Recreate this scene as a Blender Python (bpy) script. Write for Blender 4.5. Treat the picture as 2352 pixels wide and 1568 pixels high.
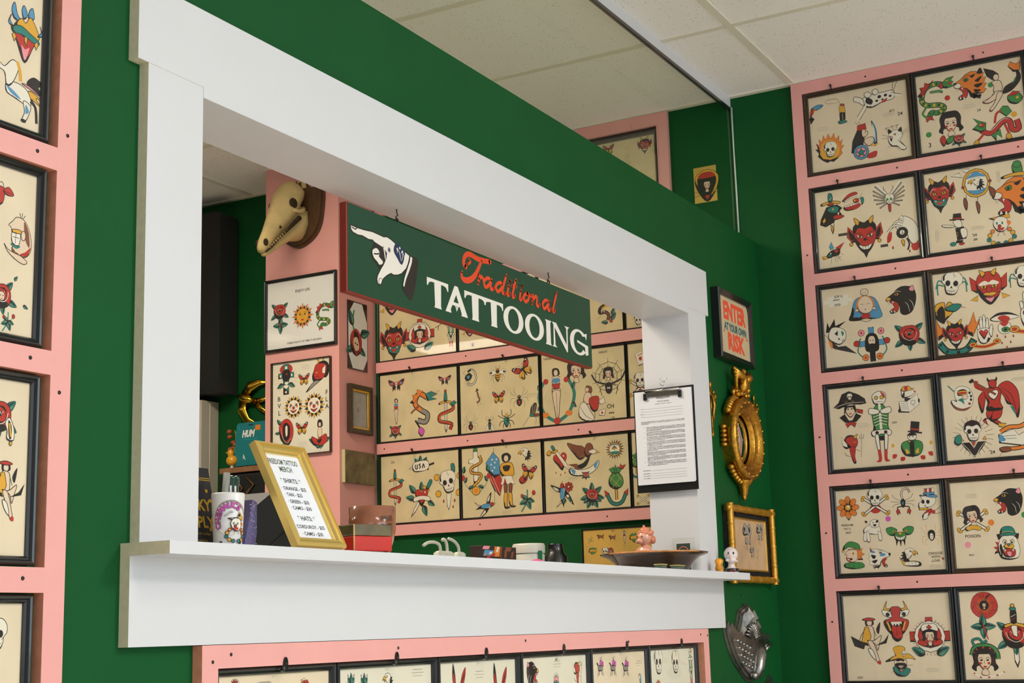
import bpy, bmesh, math, random
from mathutils import Vector, Matrix
from mathutils.geometry import tessellate_polygon
random.seed(7)
for o in list(bpy.data.objects): bpy.data.objects.remove(o, do_unlink=True)
SC = bpy.context.scene
COL = SC.collection
R = math.radians
PI = math.pi
# ------------------------------------------------------------------ camera
cam = bpy.data.cameras.new('camera'); CAM = bpy.data.objects.new('camera', cam); COL.objects.link(CAM)
cam.sensor_width = 36; cam.lens = 36 * 3406.55 / 2352; cam.clip_start = .05; cam.clip_end = 60
_a, _b, _c = 1.06920776, 0.19266796, -0.02869499
_f = Vector((math.sin(_a) * math.cos(_b), math.cos(_a) * math.cos(_b), math.sin(_b)))
_r = Vector((math.cos(_a), -math.sin(_a), 0)); _u = _r.cross(_f)
_r2 = _r * math.cos(_c) + _u * math.sin(_c); _u2 = -_r * math.sin(_c) + _u * math.cos(_c)
CAM.matrix_world = Matrix(((_r2.x, _u2.x, -_f.x, 0), (_r2.y, _u2.y, -_f.y, -1.65), (_r2.z, _u2.z, -_f.z, .95), (0, 0, 0, 1)))
SC.camera = CAM
# ------------------------------------------------------------------ light and exposure
SC.view_settings.view_transform = 'Standard'; SC.view_settings.look = 'None'
SC.view_settings.exposure = 0.08; SC.view_settings.gamma = 1; SC.view_settings.use_curve_mapping = False
W = bpy.data.worlds.new('world'); SC.world = W; W.use_nodes = True
W.node_tree.nodes['Background'].inputs[0].default_value = (.75, .87, 1, 1)
W.node_tree.nodes['Background'].inputs[1].default_value = 1.0
def area(name, loc, direction, sx, sy, power, color):
    l = bpy.data.lights.new(name, 'AREA'); l.shape = 'RECTANGLE'; l.size = sx; l.size_y = sy; l.energy = power; l.color = color
    o = bpy.data.objects.new(name, l); COL.objects.link(o); o.location = loc
    o.rotation_euler = Vector(direction).to_track_quat('-Z', 'Y').to_euler(); return o
# daylight through the two shop windows of the front wall and the side window
area('daylight_shop_window', (1.6, -5.02, 1.65), (0.05, 1, -.55), 3.8, 1.7, 56, (.68, .85, 1))
area('daylight_side_window', (-2.42, -2.6, 1.7), (1, 0, -.05), 2.2, 1.6, 8, (.9, .96, 1))
# ceiling troffers: (x, y, power)
TROFFERS = [(1.2, -2.35, 8, (1, .93, .85)), (3.1, -3.7, 98, (1, .94, .88)), (2.99, 1.3, 40, (1, .89, .73)), (1.4, 3.1, .2, (1, .90, .76)), (2.0, 4.4, 3, (1, .85, .64))]
for x, y, p, c in TROFFERS:
    area('troffer_light', (x, y, 2.755), (0, 0, -1), .5, 1.1, p, c)
# ------------------------------------------------------------------ materials
def srgb(r, g, b):
    f = lambda v: (v / 255 / 12.92) if v <= 10.3 else ((v / 255 + .055) / 1.055) ** 2.4
    return (f(r), f(g), f(b), 1)
MATS = {}
def mat(name, col, rough=.6, metal=0, noise=0, nscale=30, bump=0, bscale=200, spec=.5, trans=0, coat=0, alpha=1, emit=0):
    if name in MATS: return MATS[name]
    m = bpy.data.materials.new(name); m.use_nodes = True; nt = m.node_tree; n = nt.nodes; p = n['Principled BSDF']
    p.inputs['Base Color'].default_value = col; p.inputs['Roughness'].default_value = rough; p.inputs['Metallic'].default_value = metal
    p.inputs['Specular IOR Level'].default_value = spec; p.inputs['Transmission Weight'].default_value = trans
    p.inputs['Coat Weight'].default_value = coat; p.inputs['Alpha'].default_value = alpha
    if emit: p.inputs['Emission Color'].default_value = col; p.inputs['Emission Strength'].default_value = emit
    if noise or bump:
        tc = n.new('ShaderNodeTexCoord')
    if noise:
        t = n.new('ShaderNodeTexNoise'); t.inputs['Scale'].default_value = nscale; t.inputs['Detail'].default_value = 5
        nt.links.new(tc.outputs['Object'], t.inputs['Vector'])
        mx = n.new('ShaderNodeMix'); mx.data_type = 'RGBA'; mx.blend_type = 'MULTIPLY'; mx.inputs['Factor'].default_value = 1
        rp = n.new('ShaderNodeMapRange'); rp.inputs['From Min'].default_value = .3; rp.inputs['From Max'].default_value = .7
        rp.inputs['To Min'].default_value = 1 - noise; rp.inputs['To Max'].default_value = 1 + noise
        nt.links.new(t.outputs['Fac'], rp.inputs['Value'])
        mx.inputs['A'].default_value = col; nt.links.new(rp.outputs['Result'], mx.inputs['B']); nt.links.new(mx.outputs['Result'], p.inputs['Base Color'])
    if bump:
        t2 = n.new('ShaderNodeTexNoise'); t2.inputs['Scale'].default_value = bscale; t2.inputs['Detail'].default_value = 4
        nt.links.new(tc.outputs['Object'], t2.inputs['Vector'])
        b = n.new('ShaderNodeBump'); b.inputs['Strength'].default_value = bump; b.inputs['Distance'].default_value = .002
        nt.links.new(t2.outputs['Fac'], b.inputs['Height']); nt.links.new(b.outputs['Normal'], p.inputs['Normal'])
    MATS[name] = m; return m
M_GREEN = mat('green wall paint', srgb(6, 79, 34), .6, noise=.05, nscale=6, bump=.15, bscale=300, spec=.2)
M_PINK = mat('pink paint', srgb(236, 168, 161), .5, spec=.3, noise=.02, nscale=12, bump=.1, bscale=200)
M_PINKEDGE = mat('pink board edge', srgb(222, 146, 116), .7, noise=.1, nscale=60)  # deeper, more orange pink for the side and lower board edges
M_WHITE = mat('white trim paint', srgb(217, 216, 218), .4, noise=.01, nscale=5, bump=.12, bscale=90)
M_BEIGE = mat('beige board side', srgb(226, 216, 184), .7, noise=.06, nscale=80)  # yellower than the white fronts, for left board sides and the header underside
M_BLACK = mat('black frame', srgb(24, 24, 25), .28, coat=.4)
M_DBROWN = mat('dark brown frame', srgb(62, 46, 30), .4, noise=.2, nscale=60)
M_SCREW = mat('screw metal', srgb(60, 58, 56), .4, .8)
M_GOLD = mat('gilded frame', srgb(214, 168, 74), .3, .85, noise=.12, nscale=60)
M_GOLDL = mat('pale gold frame', srgb(232, 200, 116), .32, .7)
M_BRASS = mat('brass', srgb(196, 156, 52), .22, 1)
M_ANTIQ = mat('antique gold', srgb(190, 138, 50), .3, .9, noise=.35, nscale=90, bump=.5, bscale=160)
M_TIN = mat('tinned metal', srgb(150, 148, 144), .28, .95, noise=.3, nscale=40, bump=.4, bscale=80)
M_GREENSIGN = mat('sign green', srgb(26, 70, 48), .45, noise=.06, nscale=80)
M_REDEDGE = mat('sign red edge', srgb(140, 40, 24), .5)
M_SIGNW = mat('sign cream', srgb(236, 228, 216), .5)
M_SIGNO = mat('sign orange red', srgb(228, 72, 34), .5)
M_SIGNB = mat('sign blue', srgb(34, 48, 84), .5)
M_SIGNK = mat('sign dark brown', srgb(44, 36, 32), .5)
M_TAN = mat('paper tan', srgb(232, 213, 182), .75, noise=.05, nscale=9)
M_PAPW = mat('paper white', srgb(236, 234, 230), .7, noise=.02, nscale=9)
M_AGED = mat('paper aged', srgb(224, 205, 160), .75, noise=.1, nscale=10)
M_PAPC = mat('paper card', srgb(230, 222, 200), .7, noise=.03, nscale=9)
INK = dict(k=mat('ink black', srgb(38, 30, 28), .7), r=mat('ink red', srgb(190, 52, 40), .7), y=mat('ink yellow', srgb(226, 168, 52), .7),
           g=mat('ink green', srgb(64, 138, 70), .7), t=mat('ink teal', srgb(40, 128, 116), .7), b=mat('ink blue', srgb(84, 150, 190), .7),
           w=mat('ink white', srgb(238, 228, 208), .7), o=mat('ink orange', srgb(232, 130, 46), .7), n=mat('ink brown', srgb(136, 76, 48), .7),
           s=mat('ink skin', srgb(232, 206, 176), .7), e=mat('ink grey', srgb(150, 142, 132), .7), p=mat('ink pink', srgb(238, 150, 160), .7),
           m=mat('ink magenta', srgb(214, 90, 180), .7))
INKORDER = list(INK)
INKMATS = [INK[k] for k in INKORDER]
def glassmat(name, tint, ior=1.45, rough=.0):
    m = bpy.data.materials.new(name); m.use_nodes = True; nt = m.node_tree; n = nt.nodes; n.remove(n['Principled BSDF'])
    t = n.new('ShaderNodeBsdfTransparent'); t.inputs[0].default_value = tint
    g = n.new('ShaderNodeBsdfGlossy'); g.inputs['Roughness'].default_value = rough
    fr = n.new('ShaderNodeFresnel'); mx = n.new('ShaderNodeMixShader')
    ge = n.new('ShaderNodeNewGeometry'); mr = n.new('ShaderNodeMapRange'); mr.inputs['To Min'].default_value = ior; mr.inputs['To Max'].default_value = 1 / ior
    nt.links.new(ge.outputs['Backfacing'], mr.inputs['Value']); nt.links.new(mr.outputs['Result'], fr.inputs[0])
    nt.links.new(fr.outputs[0], mx.inputs[0]); nt.links.new(t.outputs[0], mx.inputs[1]); nt.links.new(g.outputs[0], mx.inputs[2])
    nt.links.new(mx.outputs[0], n['Material Output'].inputs[0]); return m
M_GLAZE = glassmat('picture glass', (.99, .99, .985, 1), 1.4, .02)
M_PANE = glassmat('partition glass', (.9, .96, .89, 1), 1.35, .01)
M_CLEAR = glassmat('clear plastic', (.97, .97, .95, 1), 1.3, .05)
# ------------------------------------------------------------------ mesh helpers
class MB:
    def __init__(s): s.v = []; s.f = []; s.m = []; s.sm = []
    def add(s, vs, fs, mi=0, smooth=False, M=None):
        b = len(s.v)
        s.v += [tuple(M @ Vector(p)) if M is not None else tuple(p) for p in vs]
        for f in fs: s.f.append(tuple(i + b for i in f)); s.m.append(mi); s.sm.append(smooth)
        return s
    def box(s, x0, x1, y0, y1, z0, z1, mi=0, M=None, faces=None):
        vs = [(x, y, z) for z in (z0, z1) for y in (y0, y1) for x in (x0, x1)]
        fs = [(0, 2, 3, 1), (4, 5, 7, 6), (0, 1, 5, 4), (2, 6, 7, 3), (0, 4, 6, 2), (1, 3, 7, 5)]
        b = len(s.v); s.add(vs, fs, mi, False, M)
        if faces:
            for k, m in faces.items(): s.m[len(s.m) - 6 + k] = m   # 0 bottom 1 top 2 -y 3 +y 4 -x 5 +x
        return s
    def rbox(s, x0, x1, y0, y1, z0, z1, r=.003, mi=0, M=None):
        ax = [(x0, x1), (y0, y1), (z0, z1)]
        bm = bmesh.new(); vs = [bm.verts.new((x, y, z)) for z in (z0, z1) for y in (y0, y1) for x in (x0, x1)]
        for f in [(0, 2, 3, 1), (4, 5, 7, 6), (0, 1, 5, 4), (2, 6, 7, 3), (0, 4, 6, 2), (1, 3, 7, 5)]: bm.faces.new([vs[i] for i in f])
        bmesh.ops.bevel(bm, geom=bm.edges[:], offset=r, segments=2, affect='EDGES', profile=.5)
        bm.verts.index_update()
        s.add([v.co[:] for v in bm.verts], [[v.index for v in f.verts] for f in bm.faces], mi, False, M); bm.free(); return s
    def lathe(s, prof, seg=32, mi=0, M=None, smooth=True, cap=True):
        n = len(prof); vs = []; fs = []
        for k in range(seg):
            a = 2 * PI * k / seg
            vs += [(r * math.cos(a), r * math.sin(a), z) for r, z in prof]
        for k in range(seg):
            k2 = (k + 1) % seg
            for i in range(n - 1): fs.append((k * n + i, k2 * n + i, k2 * n + i + 1, k * n + i + 1))
        s.add(vs, fs, mi, smooth, M)
        if cap:
            s.add([vs[k * n] for k in range(seg)], [tuple(range(seg))[::-1]], mi, False, M)
            s.add([vs[k * n + n - 1] for k in range(seg)], [tuple(range(seg))], mi, False, M)
        return s
    def sphere(s, c, r, mi=0, seg=16, ring=10, M=None):
        if not hasattr(r, '__len__'): r = (r, r, r)
        vs = []; fs = []
        for i in range(ring + 1):
            t = PI * i / ring
            for k in range(seg):
                a = 2 * PI * k / seg; vs.append((c[0] + r[0] * math.sin(t) * math.cos(a), c[1] + r[1] * math.sin(t) * math.sin(a), c[2] + r[2] * math.cos(t)))
        for i in range(ring):
            for k in range(seg):
                k2 = (k + 1) % seg; fs.append((i * seg + k, (i + 1) * seg + k, (i + 1) * seg + k2, i * seg + k2))
        return s.add(vs, fs, mi, True, M)
    def tube(s, pts, rad, mi=0, seg=10, M=None, flat=None, cap=True):
        P = [Vector(p) for p in pts]; n = len(P)
        rad = rad if hasattr(rad, '__len__') else [rad] * n
        vs = []; fs = []; up = None
        for i in range(n):
            t = (P[min(i + 1, n - 1)] - P[max(i - 1, 0)]).normalized()
            if up is None: up = t.orthogonal().normalized()
            up = (up - t * up.dot(t)); up = up.normalized() if up.length > 1e-6 else t.orthogonal().normalized()
            if flat is not None:
                fu = Vector(flat); fu = (fu - t * fu.dot(t)).normalized(); sd = t.cross(fu)
            else: fu = up; sd = t.cross(up)
            for k in range(seg):
                a = 2 * PI * k / seg
                if flat is not None: vs.append(P[i] + fu * math.sin(a) * rad[i] * .35 + sd * math.cos(a) * rad[i])
                else: vs.append(P[i] + (fu * math.sin(a) + sd * math.cos(a)) * rad[i])
        for i in range(n - 1):
            for k in range(seg):
                k2 = (k + 1) % seg; fs.append((i * seg + k, i * seg + k2, (i + 1) * seg + k2, (i + 1) * seg + k))
        if cap: fs.append(tuple(range(seg))[::-1]); fs.append(tuple(range((n - 1) * seg, n * seg)))
        return s.add(vs, fs, mi, True, M)
    def prism(s, pts, z0, z1, mi=0, M=None, side=None):
        n = len(pts); tri = tessellate_polygon([[Vector((p[0], p[1], 0)) for p in pts]])
        ar = sum(pts[i][0] * pts[(i + 1) % n][1] - pts[(i + 1) % n][0] * pts[i][1] for i in range(n))
        vs = [(p[0], p[1], z0) for p in pts] + [(p[0], p[1], z1) for p in pts]; top = []; bot = []
        for t in tri:
            a, b, c = t; cr = (pts[b][0] - pts[a][0]) * (pts[c][1] - pts[a][1]) - (pts[c][0] - pts[a][0]) * (pts[b][1] - pts[a][1])
            if cr < 0: a, b, c = a, c, b
            top.append((a + n, b + n, c + n)); bot.append((a, c, b))
        s.add(vs, top, mi, False, M); b0 = len(s.v)
        s.add(vs, bot, mi, False, M)
        sd = [(i, (i + 1) % n, (i + 1) % n + n, i + n) if ar > 0 else (i, i + n, (i + 1) % n + n, (i + 1) % n) for i in range(n)]
        return s.add(vs, sd, mi if side is None else side, False, M)
    def ring(s, w, h, prof, mi=0, M=None):      # mitred picture moulding: prof = [(inset, height)]
        vs = []; fs = []; n = len(prof)
        for sx, sy in ((-1, -1), (1, -1), (1, 1), (-1, 1)):
            for d, z in prof: vs.append((sx * (w / 2 - d), sy * (h / 2 - d), z))
        for k in range(4):
            k2 = (k + 1) % 4
            for i in range(n - 1): fs.append((k * n + i, k2 * n + i, k2 * n + i + 1, k * n + i + 1))
        return s.add(vs, fs, mi, False, M)
    def build(s, name, mats, parent=None, M=None):
        me = bpy.data.meshes.new(name); me.from_pydata(s.v, [], s.f)
        mats = mats if isinstance(mats, (list, tuple)) else [mats]
        for m in mats: me.materials.append(m)
        me.polygons.foreach_set('material_index', s.m); me.polygons.foreach_set('use_smooth', s.sm); me.update()
        o = bpy.data.objects.new(name, me); COL.objects.link(o)
        if parent is not None: o.parent = parent
        if M is not None: o.matrix_local = M
        return o
def tag(o, label=None, cat=None, group=None, kind=None):
    if label: o['label'] = label
    if cat: o['category'] = cat
    if group: o['group'] = group
    if kind: o['kind'] = kind
    return o
def empty(name, M, label=None, cat=None, group=None):
    o = bpy.data.objects.new(name, None); COL.objects.link(o); o.matrix_world = M; o.empty_display_size = .05
    return tag(o, label, cat, group)
def struct(name, mb, m, label=None): return tag(mb.build(name, m), label, None, None, 'structure')
def T(x, y, z): return Matrix.Translation((x, y, z))
def basis(o, U, V, N): return Matrix(((U[0], V[0], N[0], o[0]), (U[1], V[1], N[1], o[1]), (U[2], V[2], N[2], o[2]), (0, 0, 0, 1)))
XR, XC, YC, ZC = 4.785, 4.538, 1.589, 2.79
def plane(k, u, z, w=0.):       # local frame on a wall: +x right, +y up, +z towards the viewer
    if k == 'R': return basis((XR - w, -u, z), (0, -1, 0), (0, 0, 1), (-1, 0, 0))
    if k == 'P': return basis((u, -w, z), (1, 0, 0), (0, 0, 1), (0, -1, 0))
    if k == 'C': return basis((XC - w, -u, z), (0, -1, 0), (0, 0, 1), (-1, 0, 0))
    if k == 'D': return basis((u, YC - w, z), (1, 0, 0), (0, 0, 1), (0, -1, 0))
def spline(pts, closed=False, sub=4):
    n = len(pts); out = []
    rng = range(n) if closed else range(n - 1)
    for i in rng:
        g = lambda j: pts[j % n] if closed else pts[max(0, min(n - 1, j))]
        p0, p1, p2, p3 = g(i - 1), g(i), g(i + 1), g(i + 2)
        for k in range(sub):
            t = k / sub; t2 = t * t; t3 = t2 * t
            out.append(tuple(.5 * (2 * p1[d] + (p2[d] - p0[d]) * t + (2 * p0[d] - 5 * p1[d] + 4 * p2[d] - p3[d]) * t2 + (3 * p1[d] - p0[d] - 3 * p2[d] + p3[d]) * t3) for d in range(len(p1))))
    if not closed: out.append(tuple(pts[-1]))
    return out
# ------------------------------------------------------------------ ink drawings: shapes laid on paper
MOTIF = {}
def load_motifs(txt):
    cur = None
    for l in txt.strip().split('\n'):
        t = l.split()
        if not t: continue
        if len(t) == 1: cur = MOTIF.setdefault(t[0], []); continue
        cur.append(t)
class Art:
    def __init__(s, mb): s.mb = mb; s.z = 0; s.xf = (1, 0, 0, 1, 0, 0); s.sub = 3
    def P(s, x, y):
        a, b, c, d, e, f = s.xf; return (a * x + c * y + e, b * x + d * y + f)
    def fill(s, pts, col):
        q = [s.P(*p) for p in pts]; s.z += .00002
        tri = tessellate_polygon([[Vector((p[0], p[1], 0)) for p in q]]); fs = []
        for a, b, c in tri:
            cr = (q[b][0] - q[a][0]) * (q[c][1] - q[a][1]) - (q[c][0] - q[a][0]) * (q[b][1] - q[a][1])
            fs.append((a, b, c) if cr > 0 else (a, c, b))
        s.mb.add([(p[0], p[1], s.z) for p in q], fs, 1 + INKORDER.index(col))
    def line(s, pts, w, col='k', closed=False, taper=False):
        q = [s.P(*p) for p in pts]; n = len(q); s.z += .00002
        sc = math.hypot(s.xf[0], s.xf[1]); w = (min(w * sc, max(.0011, min(.0019, .026 * sc))) if w < .061 else w * sc) / 2; vs = []; fs = []
        for i in range(n):
            if closed: a, b = q[i - 1], q[(i + 1) % n]
            else: a, b = q[max(0, i - 1)], q[min(n - 1, i + 1)]
            dx, dy = b[0] - a[0], b[1] - a[1]; L = math.hypot(dx, dy) or 1e-9; nx, ny = -dy / L, dx / L
            ww = w if not taper else w * (.35 + .65 * math.sin(PI * min(1, max(0, (i + .3) / (n - .4)))))
            vs += [(q[i][0] + nx * ww, q[i][1] + ny * ww, s.z), (q[i][0] - nx * ww, q[i][1] - ny * ww, s.z)]
        for i in range(n if closed else n - 1):
            j = (i + 1) % n; fs.append((2 * i, 2 * i + 1, 2 * j + 1, 2 * j))
        s.mb.add(vs, fs, 1 + INKORDER.index(col))
    def motif(s, name, x, y, h, rot=0, flip=0, rm=None):
        old = s.xf; c, n = math.cos(R(rot)) * h, math.sin(R(rot)) * h
        a, b, cc, d, e, f = old; m = (c, n, -n, c, x, y) if not flip else (-c, -n, -n, c, x, y)
        s.xf = (a * m[0] + cc * m[1], b * m[0] + d * m[1], a * m[2] + cc * m[3], b * m[2] + d * m[3], a * m[4] + cc * m[5] + e, b * m[4] + d * m[5] + f)
        for t in MOTIF[name]: s.op(list(t), rm)
        s.xf = old
    def op(s, t, rm):
        old = s.xf
        def withx(m, tt):
            a, b, c, d, e, f = old
            s.xf = (a * m[0] + c * m[1], b * m[0] + d * m[1], a * m[2] + c * m[3], b * m[2] + d * m[3], e, f); s.op(list(tt), rm); s.xf = old
        k = t[0]
        if k == 'M': withx((1, 0, 0, 1), t[1:]); withx((-1, 0, 0, 1), t[1:]); return
        if k in ('R', 'R2', 'R2b', 'R3', 'R5'):
            if k == 'R5' and not t[1][0].isdigit(): angs = [R(a) for a in (-62, -40, -20, 0, 20, 40, 62)]; rest = t[1:]
            elif k == 'R2': angs = [R(14 * i) for i in range(int(t[1]))]; rest = t[2:]
            else:
                n = int(t[1].rstrip('o')); off = .5 if (k == 'R2b' or t[1][-1] == 'o') else 0
                angs = [2 * PI * (i + off) / n for i in range(n)]; rest = t[2:]
            for a in angs: withx((math.cos(a), math.sin(a), -math.sin(a), math.cos(a)), rest)
            return
        co = lambda u: (float(u.split(',')[0]) / 100, float(u.split(',')[1]) / 100)
        C_ = lambda c: (rm or {}).get(c, c)
        if k == 'U':
            x, y = co(t[2]); s.motif(t[1], x, y, float(t[3]) / 100, float(t[4]), 0, rm); return
        c = C_(t[1])
        if k == 'L':
            w = float(t[2]) / 100; p = [co(u) for u in t[3:]]
            s.line(spline(p, False, s.sub) if len(p) > 2 else p, w, c, False, w < .06); return
        if k in ('D', 'D2'):
            p = spline([co(u) for u in t[3:]], False, 6); w = float(t[2]) / 100
            for i in range(1, len(p) - 1, 4): s.line([p[i], p[i + 1]], w * 1.8, c)
            return
        if k in 'Ee':
            cx, cy = co(t[2]); rx, ry = co(t[3]); p = [(cx + rx * math.cos(2 * PI * i / 12), cy + ry * math.sin(2 * PI * i / 12)) for i in range(12)]
            s.fill(p, c)
            if k == 'E': s.line(p, .045, 'k', True)
            return
        p = [co(u) for u in t[2:]]
        if k in 'BF': p = spline(p, True, s.sub)
        s.fill(p, c)
        if k in 'BP' and c != 'k':
            s.shade(p, c); s.line(p, .05, 'k', True)
    def shade(s, p, c):      # black whip shading, part of the drawing, along one side of a shape
        cx = sum(q[0] for q in p) / len(p); cy = sum(q[1] for q in p) / len(p)
        r = sum(math.hypot(q[0] - cx, q[1] - cy) for q in p) / len(p)
        if r * math.hypot(s.xf[0], s.xf[1]) < .0035: return
        n = len(p); dn = []
        for q in p:
            dx, dy = q[0] - cx, q[1] - cy; L = math.hypot(dx, dy) or 1; dn.append(max(0, (dx * -.55 + dy * -.83) / L - .1))
        s.z += .00002; vs = []; fs = []
        jag = .42 if c not in 'sw' else .2
        for i, q in enumerate(p):
            f = jag * dn[i] * (1 if i % 2 else .72); a = s.P(*q); b = s.P(q[0] + (cx - q[0]) * f, q[1] + (cy - q[1]) * f); vs += [(a[0], a[1], s.z), (b[0], b[1], s.z)]
        for i in range(n):
            j = (i + 1) % n
            if dn[i] > 0 and dn[j] > 0:
                A, B, Cc, Dd = vs[2 * i], vs[2 * j], vs[2 * j + 1], vs[2 * i + 1]
                cr = (B[0] - A[0]) * (Dd[1] - A[1]) - (Dd[0] - A[0]) * (B[1] - A[1])
                fs.append((2 * i, 2 * j, 2 * j + 1, 2 * i + 1) if cr > 0 else (2 * i + 1, 2 * j + 1, 2 * j, 2 * i))
        s.mb.add(vs, fs, 1 + INKORDER.index('k' if c != 's' else 'n'))
GLYPH = {}
def glyph_mesh(txt, off=0):
    if (txt, off) in GLYPH: return GLYPH[(txt, off)]
    cu = bpy.data.curves.new('txt', 'FONT'); cu.body = txt; cu.size = 1; cu.align_x = 'CENTER'; cu.align_y = 'CENTER'; cu.resolution_u = 2; cu.fill_mode = 'FRONT'; cu.offset = off
    o = bpy.data.objects.new('txt', cu); COL.objects.link(o)
    dg = bpy.context.evaluated_depsgraph_get(); me = bpy.data.meshes.new_from_object(o.evaluated_get(dg))
    r = ([tuple(v.co) for v in me.vertices], [tuple(p.vertices) for p in me.polygons])
    bpy.data.objects.remove(o, do_unlink=True); bpy.data.curves.remove(cu); bpy.data.meshes.remove(me)
    GLYPH[(txt, off)] = r; return r
def text(mb, txt, x, y, h, mi, z=.0004, w=None, rot=0, shear=0, off=0):      # h = cap height; w = total width if given
    vs, fs = glyph_mesh(txt, off)
    if not vs: return
    x0 = min(v[0] for v in vs); x1 = max(v[0] for v in vs); sy = h / .72; sx = (w / (x1 - x0)) if w else sy
    c, s = math.cos(R(rot)), math.sin(R(rot)); out = []
    for v in vs:
        px, py = (v[0] - (x0 + x1) / 2) * sx + shear * v[1] * sy, v[1] * sy
        out.append((x + c * px - s * py, y + s * px + c * py, z))
    mb.add(out, fs, mi)
def draw(mb, items, z0):
    a = Art(mb)
    for it in items:
        n, x, y, h = it[0], it[1] / 1000, it[2] / 1000, it[3] / 1000
        a.z = z0
        if n.startswith('T:'): text(mb, n[2:].replace('_', ' '), x, y, h * 2 * .78, 1, z0 + .0003, off=.012); continue
        if n in ('t', 'tape', 'lab'):
            hh = it[4] / 1000; w = h
            if n == 't':
                vert = hh > w
                for j in (-1, 0, 1):
                    L = (hh if vert else w) * (1 - .2 * abs(j)) * .5; o_ = j * (w if vert else hh) * .36; q = -L
                    while q < L:
                        d = random.uniform(.0012, .0035)
                        if vert: a.line([(x + o_, y + q), (x + o_, y + min(L, q + d))], .0011, 'e')
                        else: a.line([(x + q, y + o_), (x + min(L, q + d), y + o_)], .0011, 'e')
                        q += d + .0012
            elif n == 'tape':
                a.fill([(x - w / 2, y - hh / 2), (x + w / 2, y - hh / 2), (x + w / 2, y + hh / 2), (x - w / 2, y + hh / 2)], 'k')
                q = -w * .4
                while q < w * .4: a.line([(x + q, y - .0015), (x + q + .002, y + .0015)], .0012, 'e'); q += .0045
            else:
                for j, k in ((1, .9), (0, 1.25), (-1, .85)):
                    yy = y + j * hh * .31; a.fill([(x - w * k / 2, yy - hh * .16), (x + w * k / 2, yy - hh * .16), (x + w * k / 2, yy + hh * .16), (x - w * k / 2, yy + hh * .16)], 'w')
            continue
        if n.startswith('e:'):
            p = [(x + h * math.cos(2 * PI * i / 20), y + h * math.sin(2 * PI * i / 20)) for i in range(20)]; a.fill(p, n[2:]); continue
        rm = None
        if ':' in n: n, q = n.split(':'); rm = {q[0]: q[1]}
        a.sub = 4 if h > .03 else 3
        a.motif(n, x, y, h, it[4] if len(it) > 4 else 0, it[5] if len(it) > 5 else 0, rm)
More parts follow.
